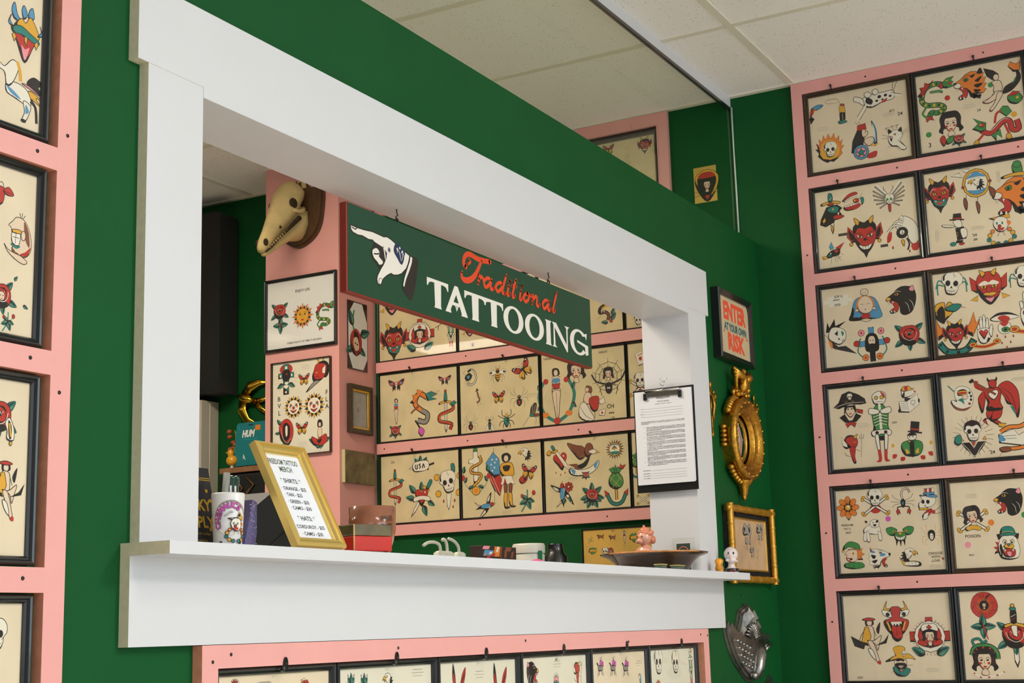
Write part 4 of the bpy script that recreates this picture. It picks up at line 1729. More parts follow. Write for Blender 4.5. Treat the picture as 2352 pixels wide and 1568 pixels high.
SHEETS = {
 'R11': ('R', 0.207, 0.577, 2.441, 2.741, [('fish', -140, 72, 36.8), ('fisher', -68, 65, 52.2), ('dogs', 69, 86, 80.8, 8), ('skullflame', -106, -60, 53.7), ('swordlady', 15, -53, 68.5), ('cat', 119, -63, 49.1), ('T:24', 141, 19, 7.7), ('T:#15', 114, 35, 5.1), ('t', 103, 23, 43, 15), ('t', -125, 16, 44, 16)]),
 'R12': ('R', 0.577, 0.947, 2.441, 2.741, [('dragon', -112, 44, 70.7), ('tiger', 3, 71, 58.4), ('mermaid', 105, 43, 77.5), ('e:g', 69, 58, 8.9), ('e:r', -71, 42, 9.1), ('e:y', 133, -55, 9.5), ('e:g', -141, -72, 9.4), ('ladyflowers', -68, -65, 63.2), ('dragonside', 71, -81, 75.4), ('T:3', -140, -109, 10), ('T:24', 25, -20, 5.6), ('t', -4, 0, 40, 15)]),
 'R21': ('R', 0.207, 0.577, 2.102, 2.402, [('daggerwolf', -117, 53, 73.3), ('cherrymouth', -39, 83, 40.7), ('skullmoth', 82, 71, 55.3), ('devil', -8, -45, 72.1), ('hand8', 116, -56, 67.9), ('wingmask', -120, -84, 40.6), ('tape', -80, -25, 35, 9), ('tape', 54, -84, 25, 9)]),
 'R22': ('R', 0.577, 0.947, 2.102, 2.402, [('oni', -124, 57, 62.6), ('dreamcatcher', -4, 43, 86.2), ('wolfhat', -77, -67, 55.3), ('clown', 59, -79, 59.3), ('pantherdagger', 117, 25, 94.7), ('t', -12, -71, 43, 13), ('t', 66, 87, 12, 42), ('t', -142, -80, 13, 43), ("T:'24", -24, -94, 5.8), ('T:#6', -22, -108, 5.5)]),
 'R31': ('R', 0.207, 0.577, 1.763, 2.063, [('lab', -115, 89, 77, 37), ('T:JOE_G', -113, 104, 5), ('T:*****', -121, 91, 5), ('T:2020', -118, 76, 5), ('buddha', -25, 64, 57.8), ('panther', 93, 68, 57.2), ('punkskull', -125, -33, 64.6), ('jesus', -12, -70, 58.8), ('rose', 112, -56, 53.3)]),
 'R32': ('R', 0.577, 0.947, 1.763, 2.063, [('skullspider', -110, 91, 54.7), ('mask', 6, 66, 63.6), ('skullspider', 113, 83, 48.8), ('onisnake', -111, -48, 89.3), ('handheart', -22, -75, 56.8), ('eyetears', 42, -73, 61.1), ('handheart', 121, -29, 74.9)]),
 'R41': ('R', 0.207, 0.577, 1.424, 1.724, [('ladypirate', -101, 61, 61.7), ('skeleton', -3, -3, 116.9), ('reader', 92, 71, 51.1), ('imp', -103, -69, 51.5), ('spiderhat', 92, -57, 66.4), ('t', -61, 4, 39, 15), ('T:2023', 42, 4, 3.8)]),
 'R42': ('R', 0.577, 0.947, 1.424, 1.724, [('palette', -107, 61, 47), ('devilguitar', -11, 39, 79), ('punkfront', -84, -61, 65.1), ('booksnake', 54, -70, 67.2), ('t', 69, 105, 47, 12), ("T:'24", -30, -117, 6.8)]),
 'R51': ('R', 0.207, 0.577, 1.086, 1.386, [('flower:ro', -131, 78, 41.4), ('skullbones', -41, 92, 45.8), ('scorpion', 49, 85, 42.3), ('samskull', 128, 73, 51.2), ('bulldogbody', -57, 5, 45.6), ('batface', 32, -16, 45.1), ('spiderface', 131, -26, 35.4), ('jester', -125, -78, 47.2), ('wolf', -39, -86, 40.5, 0, 1), ('ftpeagle', 59, -94, 38.6, 0, 1), ('T:FREEDOM', -138, 21, 4.1), ('T:TAT-2', -139, 9, 4.1), ('T:2025', -136, -3, 4.1), ('T:CHOOSE', 139, -83, 5.2), ('T:WITH', 139, -94, 4.9), ('T:LOVE', 138, -106, 4.9), ('heart', 161, -101, 5.5), ('t', 136, -124, 43, 12), ('e:m', -3, 34, 8.8)]),
 'R52': ('R', 0.577, 0.947, 1.086, 1.386, [('panther', 3, 68, 49.9), ('poisonlady', -108, 13, 48.8), ('T:POISON', -112, -36, 6.1), ('e:o', -53, 3, 9.7), ('e:p', -129, -62, 9.7), ('e:g', 49, 21, 9.6), ('hatbulldog', -6, -63, 55.5), ('T:2023', -121, -94, 3.6), ('t', -107, 89, 39, 14)]),
 'R61': ('R', 0.207, 0.577, 0.747, 1.047, [('pinup', -90, -11, 73.8), ('tongue', -2, 49, 64.3), ('nursecircle', 100, -3, 63.4), ('cowboy', 2, -76, 50), ('T:2023', -131, -124, 4.3), ('t', 101, -103, 43, 13)]),
 'R62': ('R', 0.577, 0.947, 0.747, 1.047, [('leafcross', -104, 26, 40.1), ('poppylady', -96, 90, 41.8), ('snakelady', -109, -73, 63.5), ('rosedagger', -12, -5, 95.5)]),
 'I00': ('R', -1.573, -1.208, 1.997, 2.27, [('mask', -116, 100, 60.4), ('oni', -109, -57, 77.7), ('nursecircle', 12, -48, 67.1), ('clawfoot', 104, -20, 27.5), ('skeleton', 153, -49, 58.5)]),
 'I01': ('R', -1.208, -0.857, 1.997, 2.27, [('mask', -121, -48, 36.8), ('spider', -109, -108, 17.3)]),
 'I02': ('R', -0.857, -0.507, 1.997, 2.27, [('snakehead', -123, -21, 46.9)]),
 'I03': ('R', -0.507, -0.343, 1.997, 2.27, [('skull', -28, -106, 24.2)]),
 'I03b': ('R', -0.857, -0.507, 1.997, 2.27, [('snakehead', 109, -71, 44.1)]),
 'I10': ('R', -1.573, -1.208, 1.678, 1.953, [('moth', -100, 87, 37.4), ('moth', 121, 83, 29), ('standlady', -102, -17, 50.8), ('rose', -107, -94, 31.1), ('dragonbrown', 13, -32, 92.8), ('snakedagger', 123, -38, 84.3)]),
 'I11': ('R', -1.208, -0.857, 1.678, 1.953, [('scorpcurl', -119, 80, 38.2), ('bee', -4, 81, 39.8), ('butterfly', 107, 84, 41.3, 35), ('roach', -88, 1, 32.3), ('butterfly', -2, -8, 28.2), ('spider', 85, -17, 42.9), ('spider', -126, -94, 35.9), ('fly', -44, -102, 35.7), ('beetle', 29, -90, 37.3), ('mosquito', 135, -87, 46.3), ('t', 138, -13, 46, 15)]),
 'I12': ('R', -0.857, -0.507, 1.678, 1.953, [('wreathlady', -110, -24, 104.7), ('lady', -27, 53, 53.9), ('cuplady', 19, -69, 67.8), ('webhead', 102, 23, 69.3), ('T:LADIES', -141, 115, 5), ('T:NIGHT', 85, 114, 5.2), ('T:CH', 105, -86, 9.6), ('T:***', 109, -113, 8), ("T:'19", 113, -128, 5.4)]),
 'I13': ('R', -0.507, -0.343, 1.678, 1.953, [('card3', -28, 73, 32), ('skullbones', -32, -16, 44.5)]),
 'I20': ('R', -1.573, -1.208, 1.361, 1.634, [('snakedagger', -112, 6, 71.1), ('usa', 11, 79, 60.8), ('skulldagger', 128, -8, 89.1), ('daggerheart', 8, -42, 70.1), ('T:CH', -122, 104, 5.7)]),
 'I21': ('R', -1.208, -0.857, 1.361, 1.634, [('crosssnake', -109, 38, 88.4), ('flaglady', 4, 11, 114.7), ('eagle', 102, 88, 31.3, 0, 0), ('poppybutterfly', 110, 8, 44.6), ('stem', 107, -81, 44.4), ('swallow', -71, -91, 46.4, 10), ('t', 19, -118, 44, 14)]),
 'I22': ('R', -0.857, -0.507, 1.361, 1.634, [('heartdagger', -104, 52, 60.5), ('eaglewings', -10, 50, 67), ('sunmush', 115, 77, 37.3), ('swallowflower', -99, -69, 51.6), ('bigrose', 19, -82, 48.3), ('pineanchor', 115, -51, 72.7), ('t', -53, -15, 37, 14)]),
 'I23': ('R', -0.507, -0.343, 1.361, 1.634, [('pineanchor', -61, 14, 45.1), ('bones', -40, -107, 24.4)]),
 'YLW': ('R', -0.711, -0.3, 1, 1.3, [('fern', -170, 111, 17.6), ('foxes', -130, 119, 18.2), ('foxes', -84, 114, 18.1), ('standlady', -38, 113, 23.2), ('banner', 3, 108, 24.3), ('banner', -163, 70, 18.2), ('skull', -116, 65, 16.8), ('coffin', -92, 64, 15.5), ('devil', 17, 59, 11.5), ('wornrose', 41, 86, 16.6), ('T:1000', -82, 137, 3.2), ('sketch', -40, 82, 14.1)]),
 'L1': ('P', 1.19, 1.545, 1.693, 1.97, [('heartclaw', 132, 22, 46.6), ('pegasus', 128, -68, 47.5)]),
 'L2': ('P', 1.19, 1.545, 1.378, 1.651, [('bird', 96, 79, 26.1), ('laugh', 136, 20, 36.8), ('roseface', 105, -70, 28.2), ('leaf', 128, -43, 9.5, -40), ('leaf', 146, -77, 10.4, -110), ('stem', 119, -106, 16.2)]),
 'L3': ('P', 1.19, 1.545, 1.061, 1.337, [('rosepistol', 109, 67, 39), ('pinup', 125, -34, 42.7)]),
 'L4': ('P', 1.19, 1.545, 0.746, 1.021, [('skull', 120, 79, 27)]),
 'B1': ('P', 1.942, 2.279, 0.628, 0.902, [('crown', -110, 106, 14.5), ('bird', 80, 101, 15.4), ('t', -31, 110, 39, 4)]),
 'B2': ('P', 2.283, 2.63, 0.628, 0.902, [('flowertop', -120, 100, 18.4), ('flowertop', -77, 98, 18.6), ('eagle', 4, 96, 20.6), ('t', 110, 109, 43, 17)]),
 'B3': ('P', 2.634, 2.983, 0.628, 0.902, [('ears', -85, 93, 33.2), ('ears', 89, 86, 36.5), ('t', 4, 96, 40, 18)]),
 'B4': ('P', 2.987, 3.34, 0.628, 0.902, [('panther', -110, 91, 32.9, 0, 1), ('tuft', 5, 69, 19.8), ('imp', 116, 78, 33.7), ('t', 10, 106, 40, 18), ('T:2023', 8, 116, 3)]),
 'B5': ('P', 3.344, 3.69, 0.628, 0.902, [('horse', -108, 90, 27.4), ('horse', -35, 88, 27.9), ('horse', 41, 85, 28.3), ('parrot', 125, 51, 19.9), ('t', 122, 93, 39, 16)]),
 'B6': ('P', 3.694, 4.035, 0.628, 0.902, [('skull', -95, 87, 41.1), ('skull', 22, 83, 37.5), ('skeleton', 131, 73, 50.2), ('mask', -102, 33, 13.6)]),
 'CF': ('C', -1.939, -1.594, 2.04, 2.331, [('rose', -101, 14, 46), ('leafcross', -97, -40, 38.2, 180), ('sun', 10, -16, 53), ('dragon', 114, -27, 55), ('T:ENJOY_LIFE', 10, 86, 6.6), ('T:THERES_PLENTY_OF_TIME_TO_BE_DEAD', 17, -116, 4.5)]),
 'CS': ('C', -1.903, -1.622, 1.63, 1.997, [('crosspanther', -73, 117, 62.5), ('butterfly', 12, 105, 27.3), ('devilside', 85, 119, 66.7), ('sunclown', -37, 3, 47), ('sunclown', 60, 1, 51.6), ('ladyrose', 84, -106, 58.4), ('butterfly', 2, -84, 29.4), ('coffin', -72, -92, 54.3), ('t', 19, 154, 42, 20), ('t', 6, -143, 42, 20), ('T:B', -107, 40, 11.5), ('T:V', -106, 13, 11.5), ('T:L', -105, -15, 11.4), ('T:F', 119, 45, 11.3), ('T:L', 119, 18, 11.3), ('T:A', 120, -9, 11.2)]),
 'CO': ('D', 4.592, 4.722, 1.954, 2.223, [('flowerhead', -14, -5, 106)]),
 'CK': ('D', 4.586, 4.737, 1.706, 1.894, [('sketch', -12, -3, 59.4)]),
 'CARD': ('R', -0.214, -0.129, 2.422, 2.553, [('shieldlady', 6, -6, 60.8)]),
 'BAM': ('P', 4.36, 4.64, 1.116, 1.268, [('demonprint', -10, 23, 49.1), ('demonprint', 107, 36, 38.2), ('sketch', -65, -37, 29), ('sketch', 71, -37, 35.7), ('demonprint', 27, -27, 25.6)]),
 'GLS': ('R', -0.687, -0.336, 2.45, 2.73, [('devil', 115, 84, 34.1), ('butterfly', -30, 93, 23.9)]),
}
load_motifs(MOTIF_TEXT)
# ------------------------------------------------------------------ the room
struct('floor', MB().box(-2.5, 4.9, -5.1, 5.2, -.1, 0), mat('pale floor', srgb(226, 220, 210), .4, noise=.04))
def ceiling_material():
    m = mat('ceiling tile', srgb(251, 245, 239), .85, bump=.5, bscale=260)
    nt = m.node_tree; n = nt.nodes; p = n['Principled BSDF']
    tc = n.new('ShaderNodeTexCoord'); vo = n.new('ShaderNodeTexVoronoi'); vo.inputs['Scale'].default_value = 55; vo.inputs['Randomness'].default_value = 1
    nz = n.new('ShaderNodeTexNoise'); nz.inputs['Scale'].default_value = 30
    mp = n.new('ShaderNodeMapping'); mp.inputs['Scale'].default_value = (1.2, 2.4, 1)
    nt.links.new(tc.outputs['Object'], mp.inputs['Vector']); nt.links.new(mp.outputs[0], vo.inputs['Vector']); nt.links.new(tc.outputs['Object'], nz.inputs['Vector'])
    lt = n.new('ShaderNodeMath'); lt.operation = 'LESS_THAN'; nt.links.new(vo.outputs['Distance'], lt.inputs[0]); lt.inputs[1].default_value = .15
    g2 = n.new('ShaderNodeMath'); g2.operation = 'GREATER_THAN'; nt.links.new(nz.outputs['Fac'], g2.inputs[0]); g2.inputs[1].default_value = .5
    mu = n.new('ShaderNodeMath'); mu.operation = 'MULTIPLY'; nt.links.new(lt.outputs[0], mu.inputs[0]); nt.links.new(g2.outputs[0], mu.inputs[1])
    mx = n.new('ShaderNodeMix'); mx.data_type = 'RGBA'; mx.inputs['A'].default_value = srgb(251, 245, 239); mx.inputs['B'].default_value = srgb(150, 136, 122)
    nt.links.new(mu.outputs[0], mx.inputs['Factor']); nt.links.new(mx.outputs['Result'], p.inputs['Base Color']); return m
struct('ceiling', MB().box(-2.5, 4.9, -5.1, 5.2, ZC, ZC + .1), ceiling_material())
struct('wall_right', MB().box(XR, XR + .1, -5.1, 5.2, 0, ZC), M_GREEN)
struct('wall_left', MB().box(-2.6, -2.5, -5.1, -3.75, 0, ZC).box(-2.6, -2.5, -1.45, 5.2, 0, ZC).box(-2.6, -2.5, -3.75, -1.45, 0, .85).box(-2.6, -2.5, -3.75, -1.45, 2.5, ZC), M_WHITE)
struct('wall_rear', MB().box(-2.5, XR, 5.1, 5.2, 0, ZC), M_GREEN)
fw = MB()
for x0, x1, z0, z1 in ((-2.5, -.35, 0, ZC), (3.55, XR, 0, ZC), (-.35, 3.55, 0, .8), (-.35, 3.55, 2.5, ZC)): fw.box(x0, x1, -5.2, -5.1, z0, z1)
struct('wall_front', fw, M_WHITE)
for nm, (x0, x1) in (('window_2', (-.35, 1.55)), ('window_3', (1.65, 3.55))):
    b = MB()
    for a in ((x0, x0 + .05, .8, 2.5), (x1 - .05, x1, .8, 2.5), (x0 + .05, x1 - .05, .8, .85), (x0 + .05, x1 - .05, 2.45, 2.5)): b.box(a[0], a[1], -5.16, -5.12, a[2], a[3])
    struct(nm, b, M_WHITE)
# back-room partition wall: opening x 1.886-4.077, z 1.08-1.872, top at 2.248
pw = MB(); D = .133
pw.box(-2.5, 1.878, 0, D, 0, 2.248); pw.box(4.085, XR, 0, D, 0, 2.248); pw.box(1.878, 4.085, 0, D, 0, 1.08); pw.box(1.878, 4.085, 0, D, 1.88, 2.248)
struct('wall_back', pw, M_GREEN)
# pink pilaster in the back room
struct('wall_pilaster', MB().box(XC, XR, YC, 1.941, 0, ZC), M_PINK)
# reveal lining boards (white)
struct('trim_1', MB().box(1.878, 1.8863, -.0195, D, 1.1, 1.88).box(4.0767, 4.085, -.0195, D, 1.1, 1.88).box(1.886, 4.077, -.0195, D, 1.8708, 1.88), M_WHITE)
lf = {4: 1}
struct('trim_2', MB().box(1.75, 1.886, -.02, 0, 1.1, 1.89, faces=lf), [M_WHITE, M_BEIGE])
struct('trim_3', MB().box(4.077, 4.218, -.02, 0, 1.1, 1.89), [M_WHITE, M_BEIGE])
struct('trim_4', MB().box(1.724, 4.24, -.021, 0, 1.89, 2.031, faces={4: 1, 0: 1}).box(1.886, 4.077, -.021, 0, 1.871, 1.89), [M_WHITE, M_BEIGE])
struct('trim_5', MB().box(1.73, 4.262, -.1, 0, 1.08, 1.1, faces=lf).box(1.886, 4.077, 0, .15, 1.08, 1.1), [M_WHITE, M_BEIGE])
struct('trim_6', MB().box(1.73, 4.248, -.02, 0, .942, 1.08, faces=lf), [M_WHITE, M_BEIGE])
# glass above the half wall, its black top strip and the white head trim
struct('window_1', MB().add([(-2.5, .064, 2.248), (XR, .064, 2.248), (XR, .064, 2.745), (-2.5, .064, 2.745)], [(0, 1, 2, 3)]), M_PANE)
struct('trim_7', MB().box(-2.5, XR, .0612, .0725, 2.741, 2.752), M_BLACK)
struct('trim_8', MB().box(-2.5, XR, .061, .074, 2.752, ZC), M_WHITE)
struct('trim_9', MB().tube([(4.781, .057, 2.75), (4.781, .0575, 2.6), (4.7815, .057, 2.45), (4.781, .057, 2.25)], [.0035, .0028, .0032, .003]), mat('silicone bead', srgb(205, 210, 198), .4))
# suspended ceiling grid
M_GRID = mat('ceiling grid', srgb(232, 224, 206), .5)
g = MB(); yy = -4.9
ybars = [-.17 + 1.186 * k for k in range(-4, 5)]
for y in ybars: g.box(-2.5, XR, y - .012, y + .012, ZC - .004, ZC)
x = 4.17
while x > -2.4: g.box(x - .012, x + .012, -5.1, 5.1, ZC - .0038, ZC); x -= .593
g.box(XR - .02, XR, -5.1, 5.1, ZC - .006, ZC)
struct('trim_10', g, M_GRID)
for k, (x, y, p, c) in enumerate(TROFFERS):
    t = empty('ceiling_light', T(x, y, ZC), 'recessed ceiling light panel, ' + ['over the counter side of the front room', 'near the shop windows', 'over the middle of the back room', 'in the far left of the back room', 'by the rear wall of the back room'][k], 'light', 'recessed ceiling lights')
    MB().ring(*((.31, .89) if k == 3 else (.56, 1.16)), [(0, -.004), (0, -.014), (.02, -.014), (.025, -.006)]).build('light_frame', M_WHITE, t)
    sx, sy = (.13, .42) if k == 3 else (.255, .555)
    d = MB().box(-sx, sx, -sy, sy, -.008, -.0065).build('diffuser', mat('diffuser %d' % k, (c[0], c[1], c[2], 1), .5, emit=(6, 6, 4, 17, 2)[k]), t)
# ------------------------------------------------------------------ pink rails with screws
TRIMN = [10]
def screw_part(par, k, u, z, w):
    M = par.matrix_world.inverted() @ plane(k, u, z, w)
    MB().lathe([(.0001, .0012), (.0028, .001), (.0036, -.001)], 10, cap=False).build('screw', M_SCREW, par, M)
def rail(k, u0, u1, z0, z1, w0=0, w1=.02, screws=(), edge=False):
    TRIMN[0] += 1; b = MB()
    b.box((u0 - u1) / 2, (u1 - u0) / 2, (z0 - z1) / 2, (z1 - z0) / 2, 0, w1 - w0, faces={4: 1, 5: 1, 2: 1} if edge else None)
    o = b.build('trim_%d' % TRIMN[0], [M_PINK, M_PINKEDGE]); o.matrix_world = plane(k, (u0 + u1) / 2, (z0 + z1) / 2, w0); tag(o, kind='structure')
    bpy.context.view_layer.update()
    for u, z in screws: screw_part(o, k, u, z, w1)
    return o
# right wall, front room: stile and seven rails
rail('R', .168, .205, .3, 2.783, screws=[(.187, 2.17), (.187, 1.55), (.187, .95), (.187, 1.235)])
rz = [2.779, 2.402, 2.063, 1.724, 1.386, 1.047]
rail('R', .205, .949, 2.741, 2.783, screws=[(.43, 2.758), (.82, 2.758)])
for i, z in enumerate([2.4215, 2.0825, 1.7435, 1.4055, 1.0665]):
    rail('R', .205, .949, z - .0195, z + .0195, screws=[([.512, .48, .475, .468, .47][i], z), (.9, z)])
rail('R', .205, .949, .70, .745)
rail('R', .949, .987, .3, 2.783)
# back room part of the same wall
rail('R', -.342, -.3, 2.29, 2.783)
rail('R', -1.575, -.342, 2.735, 2.783)
for z, sc in ((2.612, []), (2.292, []), (1.976, [(-1.165, 1.978), (-.68, 1.975)]), (1.656, [(-1.165, 1.655), (-.70, 1.655), (-1.54, 1.655)]), (1.339, [(-1.12, 1.34), (-.6, 1.338)])):
    if z > 2.4: rail('R', -1.575, -.70, z - .02, z + .02)
    else: rail('R', -1.575, -.3, z - .02, z + .02, screws=sc)
# left of the opening
rail('P', 1.557, 1.597, .3, 2.4, edge=True, screws=[(1.576, 1.713), (1.575, 1.315)])
for z in (1.991, 1.6705, 1.357, 1.0405, .727): rail('P', .8, 1.557, z - .018, z + .018, edge=True, screws=[(1.517, z + .002)])
# below the opening
rail('P', 1.9, 1.94, .3, .941, edge=True, screws=[(1.926, .914)])
rail('P', 4.066, 4.106, .3, .941, edge=True, screws=[(4.097, .922)])
rail('P', 1.94, 4.066, .903, .941, screws=[(1.972, .925), (2.475, .924), (2.995, .928), (3.55, .915), (4.045, .925)])
# ------------------------------------------------------------------ framed flash sheets
LABEL = {
 'R11': ('brown framed flash sheet with fly fisherman, running dalmatians and flaming skull', 'b'),
 'R12': ('black framed flash sheet with green dragon, roaring tiger head and mermaid in the top row', 'k'),
 'R21': ('black framed flash sheet with red devil face, cherry in teeth and skull moth', 'k'),
 'R22': ('black framed flash sheet with feathered dreamcatcher, clown in yellow hat and horned mask', 'k'),
 'R31': ('black framed flash sheet with sitting buddha, black panther head and red rose', 'k'),
 'R32': ('brown framed flash sheet with crab-legged skull, open palm with heart and weeping eye', 'b'),
 'R41': ('black framed flash sheet with pirate woman, tall skeleton and top-hatted spider', 'k'),
 'R42': ('black framed flash sheet with red winged devil guitarist and painter palette', 'k'),
 'R51': ('black framed flash sheet lettered choose with love, with scorpion, sunflower and bulldog', 'k'),
 'R52': ('brown framed flash sheet with poison banner woman, black panther and bulldog in green hat', 'b'),
 'R61': ('black framed flash sheet with long-tongued devil and nurse in a red cross circle', 'k'),
 'R62': ('black framed flash sheet with woman in a red poppy and rose pierced by dagger', 'k'),
 'I00': ('thin black framed flash sheet with horned mask and nurse over rose, behind sign bottom edge', 'i'),
 'I01': ('thin black framed flash sheet mostly hidden behind the hanging sign, red mask showing', 'i'),
 'I03b': ('thin black framed flash sheet with open-mouthed snake head right of the hanging sign', 'i'),
 'I03': ('narrow framed flash sheet with dark mug, highest beside the right jamb', 'i'),
 'I10': ('thin black framed flash sheet with skull butterfly, eagle woman and snake dagger', 'i'),
 'I11': ('thin black framed flash sheet of insects, bee, beetle, spiders and mosquito', 'i'),
 'I12': ('thin black framed flash sheet lettered ladies night with spider web woman', 'i'),
 'I13': ('narrow framed flash sheet with playing card and skull behind the clipboard', 'i'),
 'I20': ('thin black framed flash sheet with USA banner dagger, pierced skull and love heart', 'i'),
 'I21': ('thin black framed flash sheet with flag woman, snake around cross and swallow', 'i'),
 'I22': ('thin black framed flash sheet with yellow rose, blazing sun and anchor pineapple', 'i'),
 'I23': ('narrow framed flash sheet with pineapple, lowest beside the right jamb', 'i'),
 'YLW': ('yellowed old flash sheet of small banners and foxes, low on the back room wall', 'y'),
 'L1': ('black framed flash sheet with flaming clawed heart and winged horse, top left', 'l'),
 'L2': ('black framed flash sheet with toothy laughing figure and red rose face, left edge', 'l'),
 'L3': ('black framed flash sheet with orange red rose and pistol handle, left edge', 'l'),
 'L4': ('black framed flash sheet with pale red-rimmed skull, bottom left corner', 'l'),
 'B1': ('black framed flash sheet with red pointed crown, first below the white apron', 'l'),
 'B2': ('black framed flash sheet with orange sprouting flowers and eagle eye, below the apron', 'l'),
 'B3': ('black framed flash sheet with two pairs of red and grey rabbit ears, below the apron', 'l'),
 'B4': ('black framed flash sheet with snarling panther, spiky mohawk and red imp, below the apron', 'l'),
 'B5': ('black framed flash sheet with three small pink and grey horse riders, below the apron', 'l'),
 'B6': ('black framed flash sheet with grey skulls, last below the white apron', 'l'),
 'CF': ('black framed white print with rose, yellow sun and dragon on pink pilaster', 'c'),
 'CS': ('cream flash sheet with clown suns and butterflies, lettered B V L F L A', 's'),
 'GLS': ('framed flash sheet with faint red drawings seen through the glass above', 'g'),
}
GROUPS = dict(R='framed flash sheets on the right wall', I='framed flash sheets in the back room', L='framed flash sheets left of the opening', B='framed flash sheets below the opening')
STYLE = {  # border, depth, profile, frame material, paper, recess
 'k': (.0155, .017, M_BLACK, M_TAN), 'b': (.0155, .017, M_DBROWN, M_TAN), 'i': (.0065, .012, M_BLACK, M_AGED), 'l': (.0125, .015, M_BLACK, M_TAN),
 'c': (.012, .016, M_BLACK, M_PAPW), 's': (.003, .018, M_DBROWN, M_PAPC), 'g': (.02, .016, M_BLACK, M_AGED), 'y': (.006, .012, M_BLACK, mat('paper yellow', srgb(220, 176, 84), .75, noise=.18, nscale=7))}
PINS = {'R11': -82, 'R12': 26, 'R21': -82, 'R22': 22, 'R31': -48, 'R32': 26, 'R41': -45, 'R42': 30, 'R51': -45, 'R52': 33, 'R61': -44, 'R62': 42,
        'I10': -26, 'I11': 30, 'I21': 20, 'I22': 30, 'I20': -20, 'I01': 130}
def flash_frame(key):
    pl, u0, u1, z0, z1, items = SHEETS[key]; lab, st = LABEL[key]; b, d, fm, pm = STYLE[st]
    w, h = u1 - u0 - .0012, z1 - z0 - .0012
    bright = key[0] in 'BL' and key not in ('B1', 'L1', 'L2', 'L3', 'L4')
    if bright and key != 'B5': pm = M_PAPC
    if key[0] == 'I' and key[1] == '2': pm = M_AGED
    r = empty('framed_flash_sheet', plane(pl, (u0 + u1) / 2, (z0 + z1) / 2), lab, 'picture frame', GROUPS.get(key[0]))
    MB().ring(w, h, [(0, 0), (0, d * .8), (b * .2, d), (b * .45, d * .93), (b * .6, d * .7), (b * .8, d * .75), (b, d * .55), (b, .004)]).box(-w / 2 + .001, w / 2 - .001, -h / 2 + .001, h / 2 - .001, .0005, .0035).build('frame', fm, r)
    p = MB(); pw_, ph = w / 2 - b * .6, h / 2 - b * .6
    p.box(-pw_, pw_, -ph, ph, .004, .005); draw(p, items, .0051)
    p.build('paper', [pm] + INKMATS, r)
    if st != 's': MB().add([(-w / 2 + b, -h / 2 + b, d * .55), (w / 2 - b, -h / 2 + b, d * .55), (w / 2 - b, h / 2 - b, d * .55), (-w / 2 + b, h / 2 - b, d * .55)], [(0, 1, 2, 3)]).build('glass_pane', M_GLAZE, r)
    if key in PINS:
        hk = MB().sphere((PINS[key] / 1000, h / 2 + .009, .027 if pl == 'R' else .02), (.0045, .0045, .004)).tube([(PINS[key] / 1000, h / 2 + .009, .024), (PINS[key] / 1000 + .0005, h / 2 + .001, .024), (PINS[key] / 1000 + .001, h / 2 - .008, .018)], .0022)
        hk.build('hanging_hook', M_SCREW, r)
    return r
for key in SHEETS:
    if key in LABEL: flash_frame(key)
# black turn clips holding the six lower frames
for x in (2.117, 2.468, 2.816, 3.182, 3.537, 3.899):
    t = empty('turn_clip', plane('P', x, .905, .02), 'small black turn clip screwed to the pink rail above the lower frames', 'clip', 'turn clips on the lower pink rail')
    MB().prism(spline([(-.005, -.008), (.005, -.008), (.005, .006), (0, .012), (-.005, .006)], True, 3), 0, .003).tube([(-.004, -.004, .003), (-.010, -.012, .0015)], .0042).build('clip_body', M_BLACK, t)
    MB().lathe([(.0001, .0045), (.002, .004), (.0026, .003)], 10, cap=False).build('screw', M_SCREW, t)
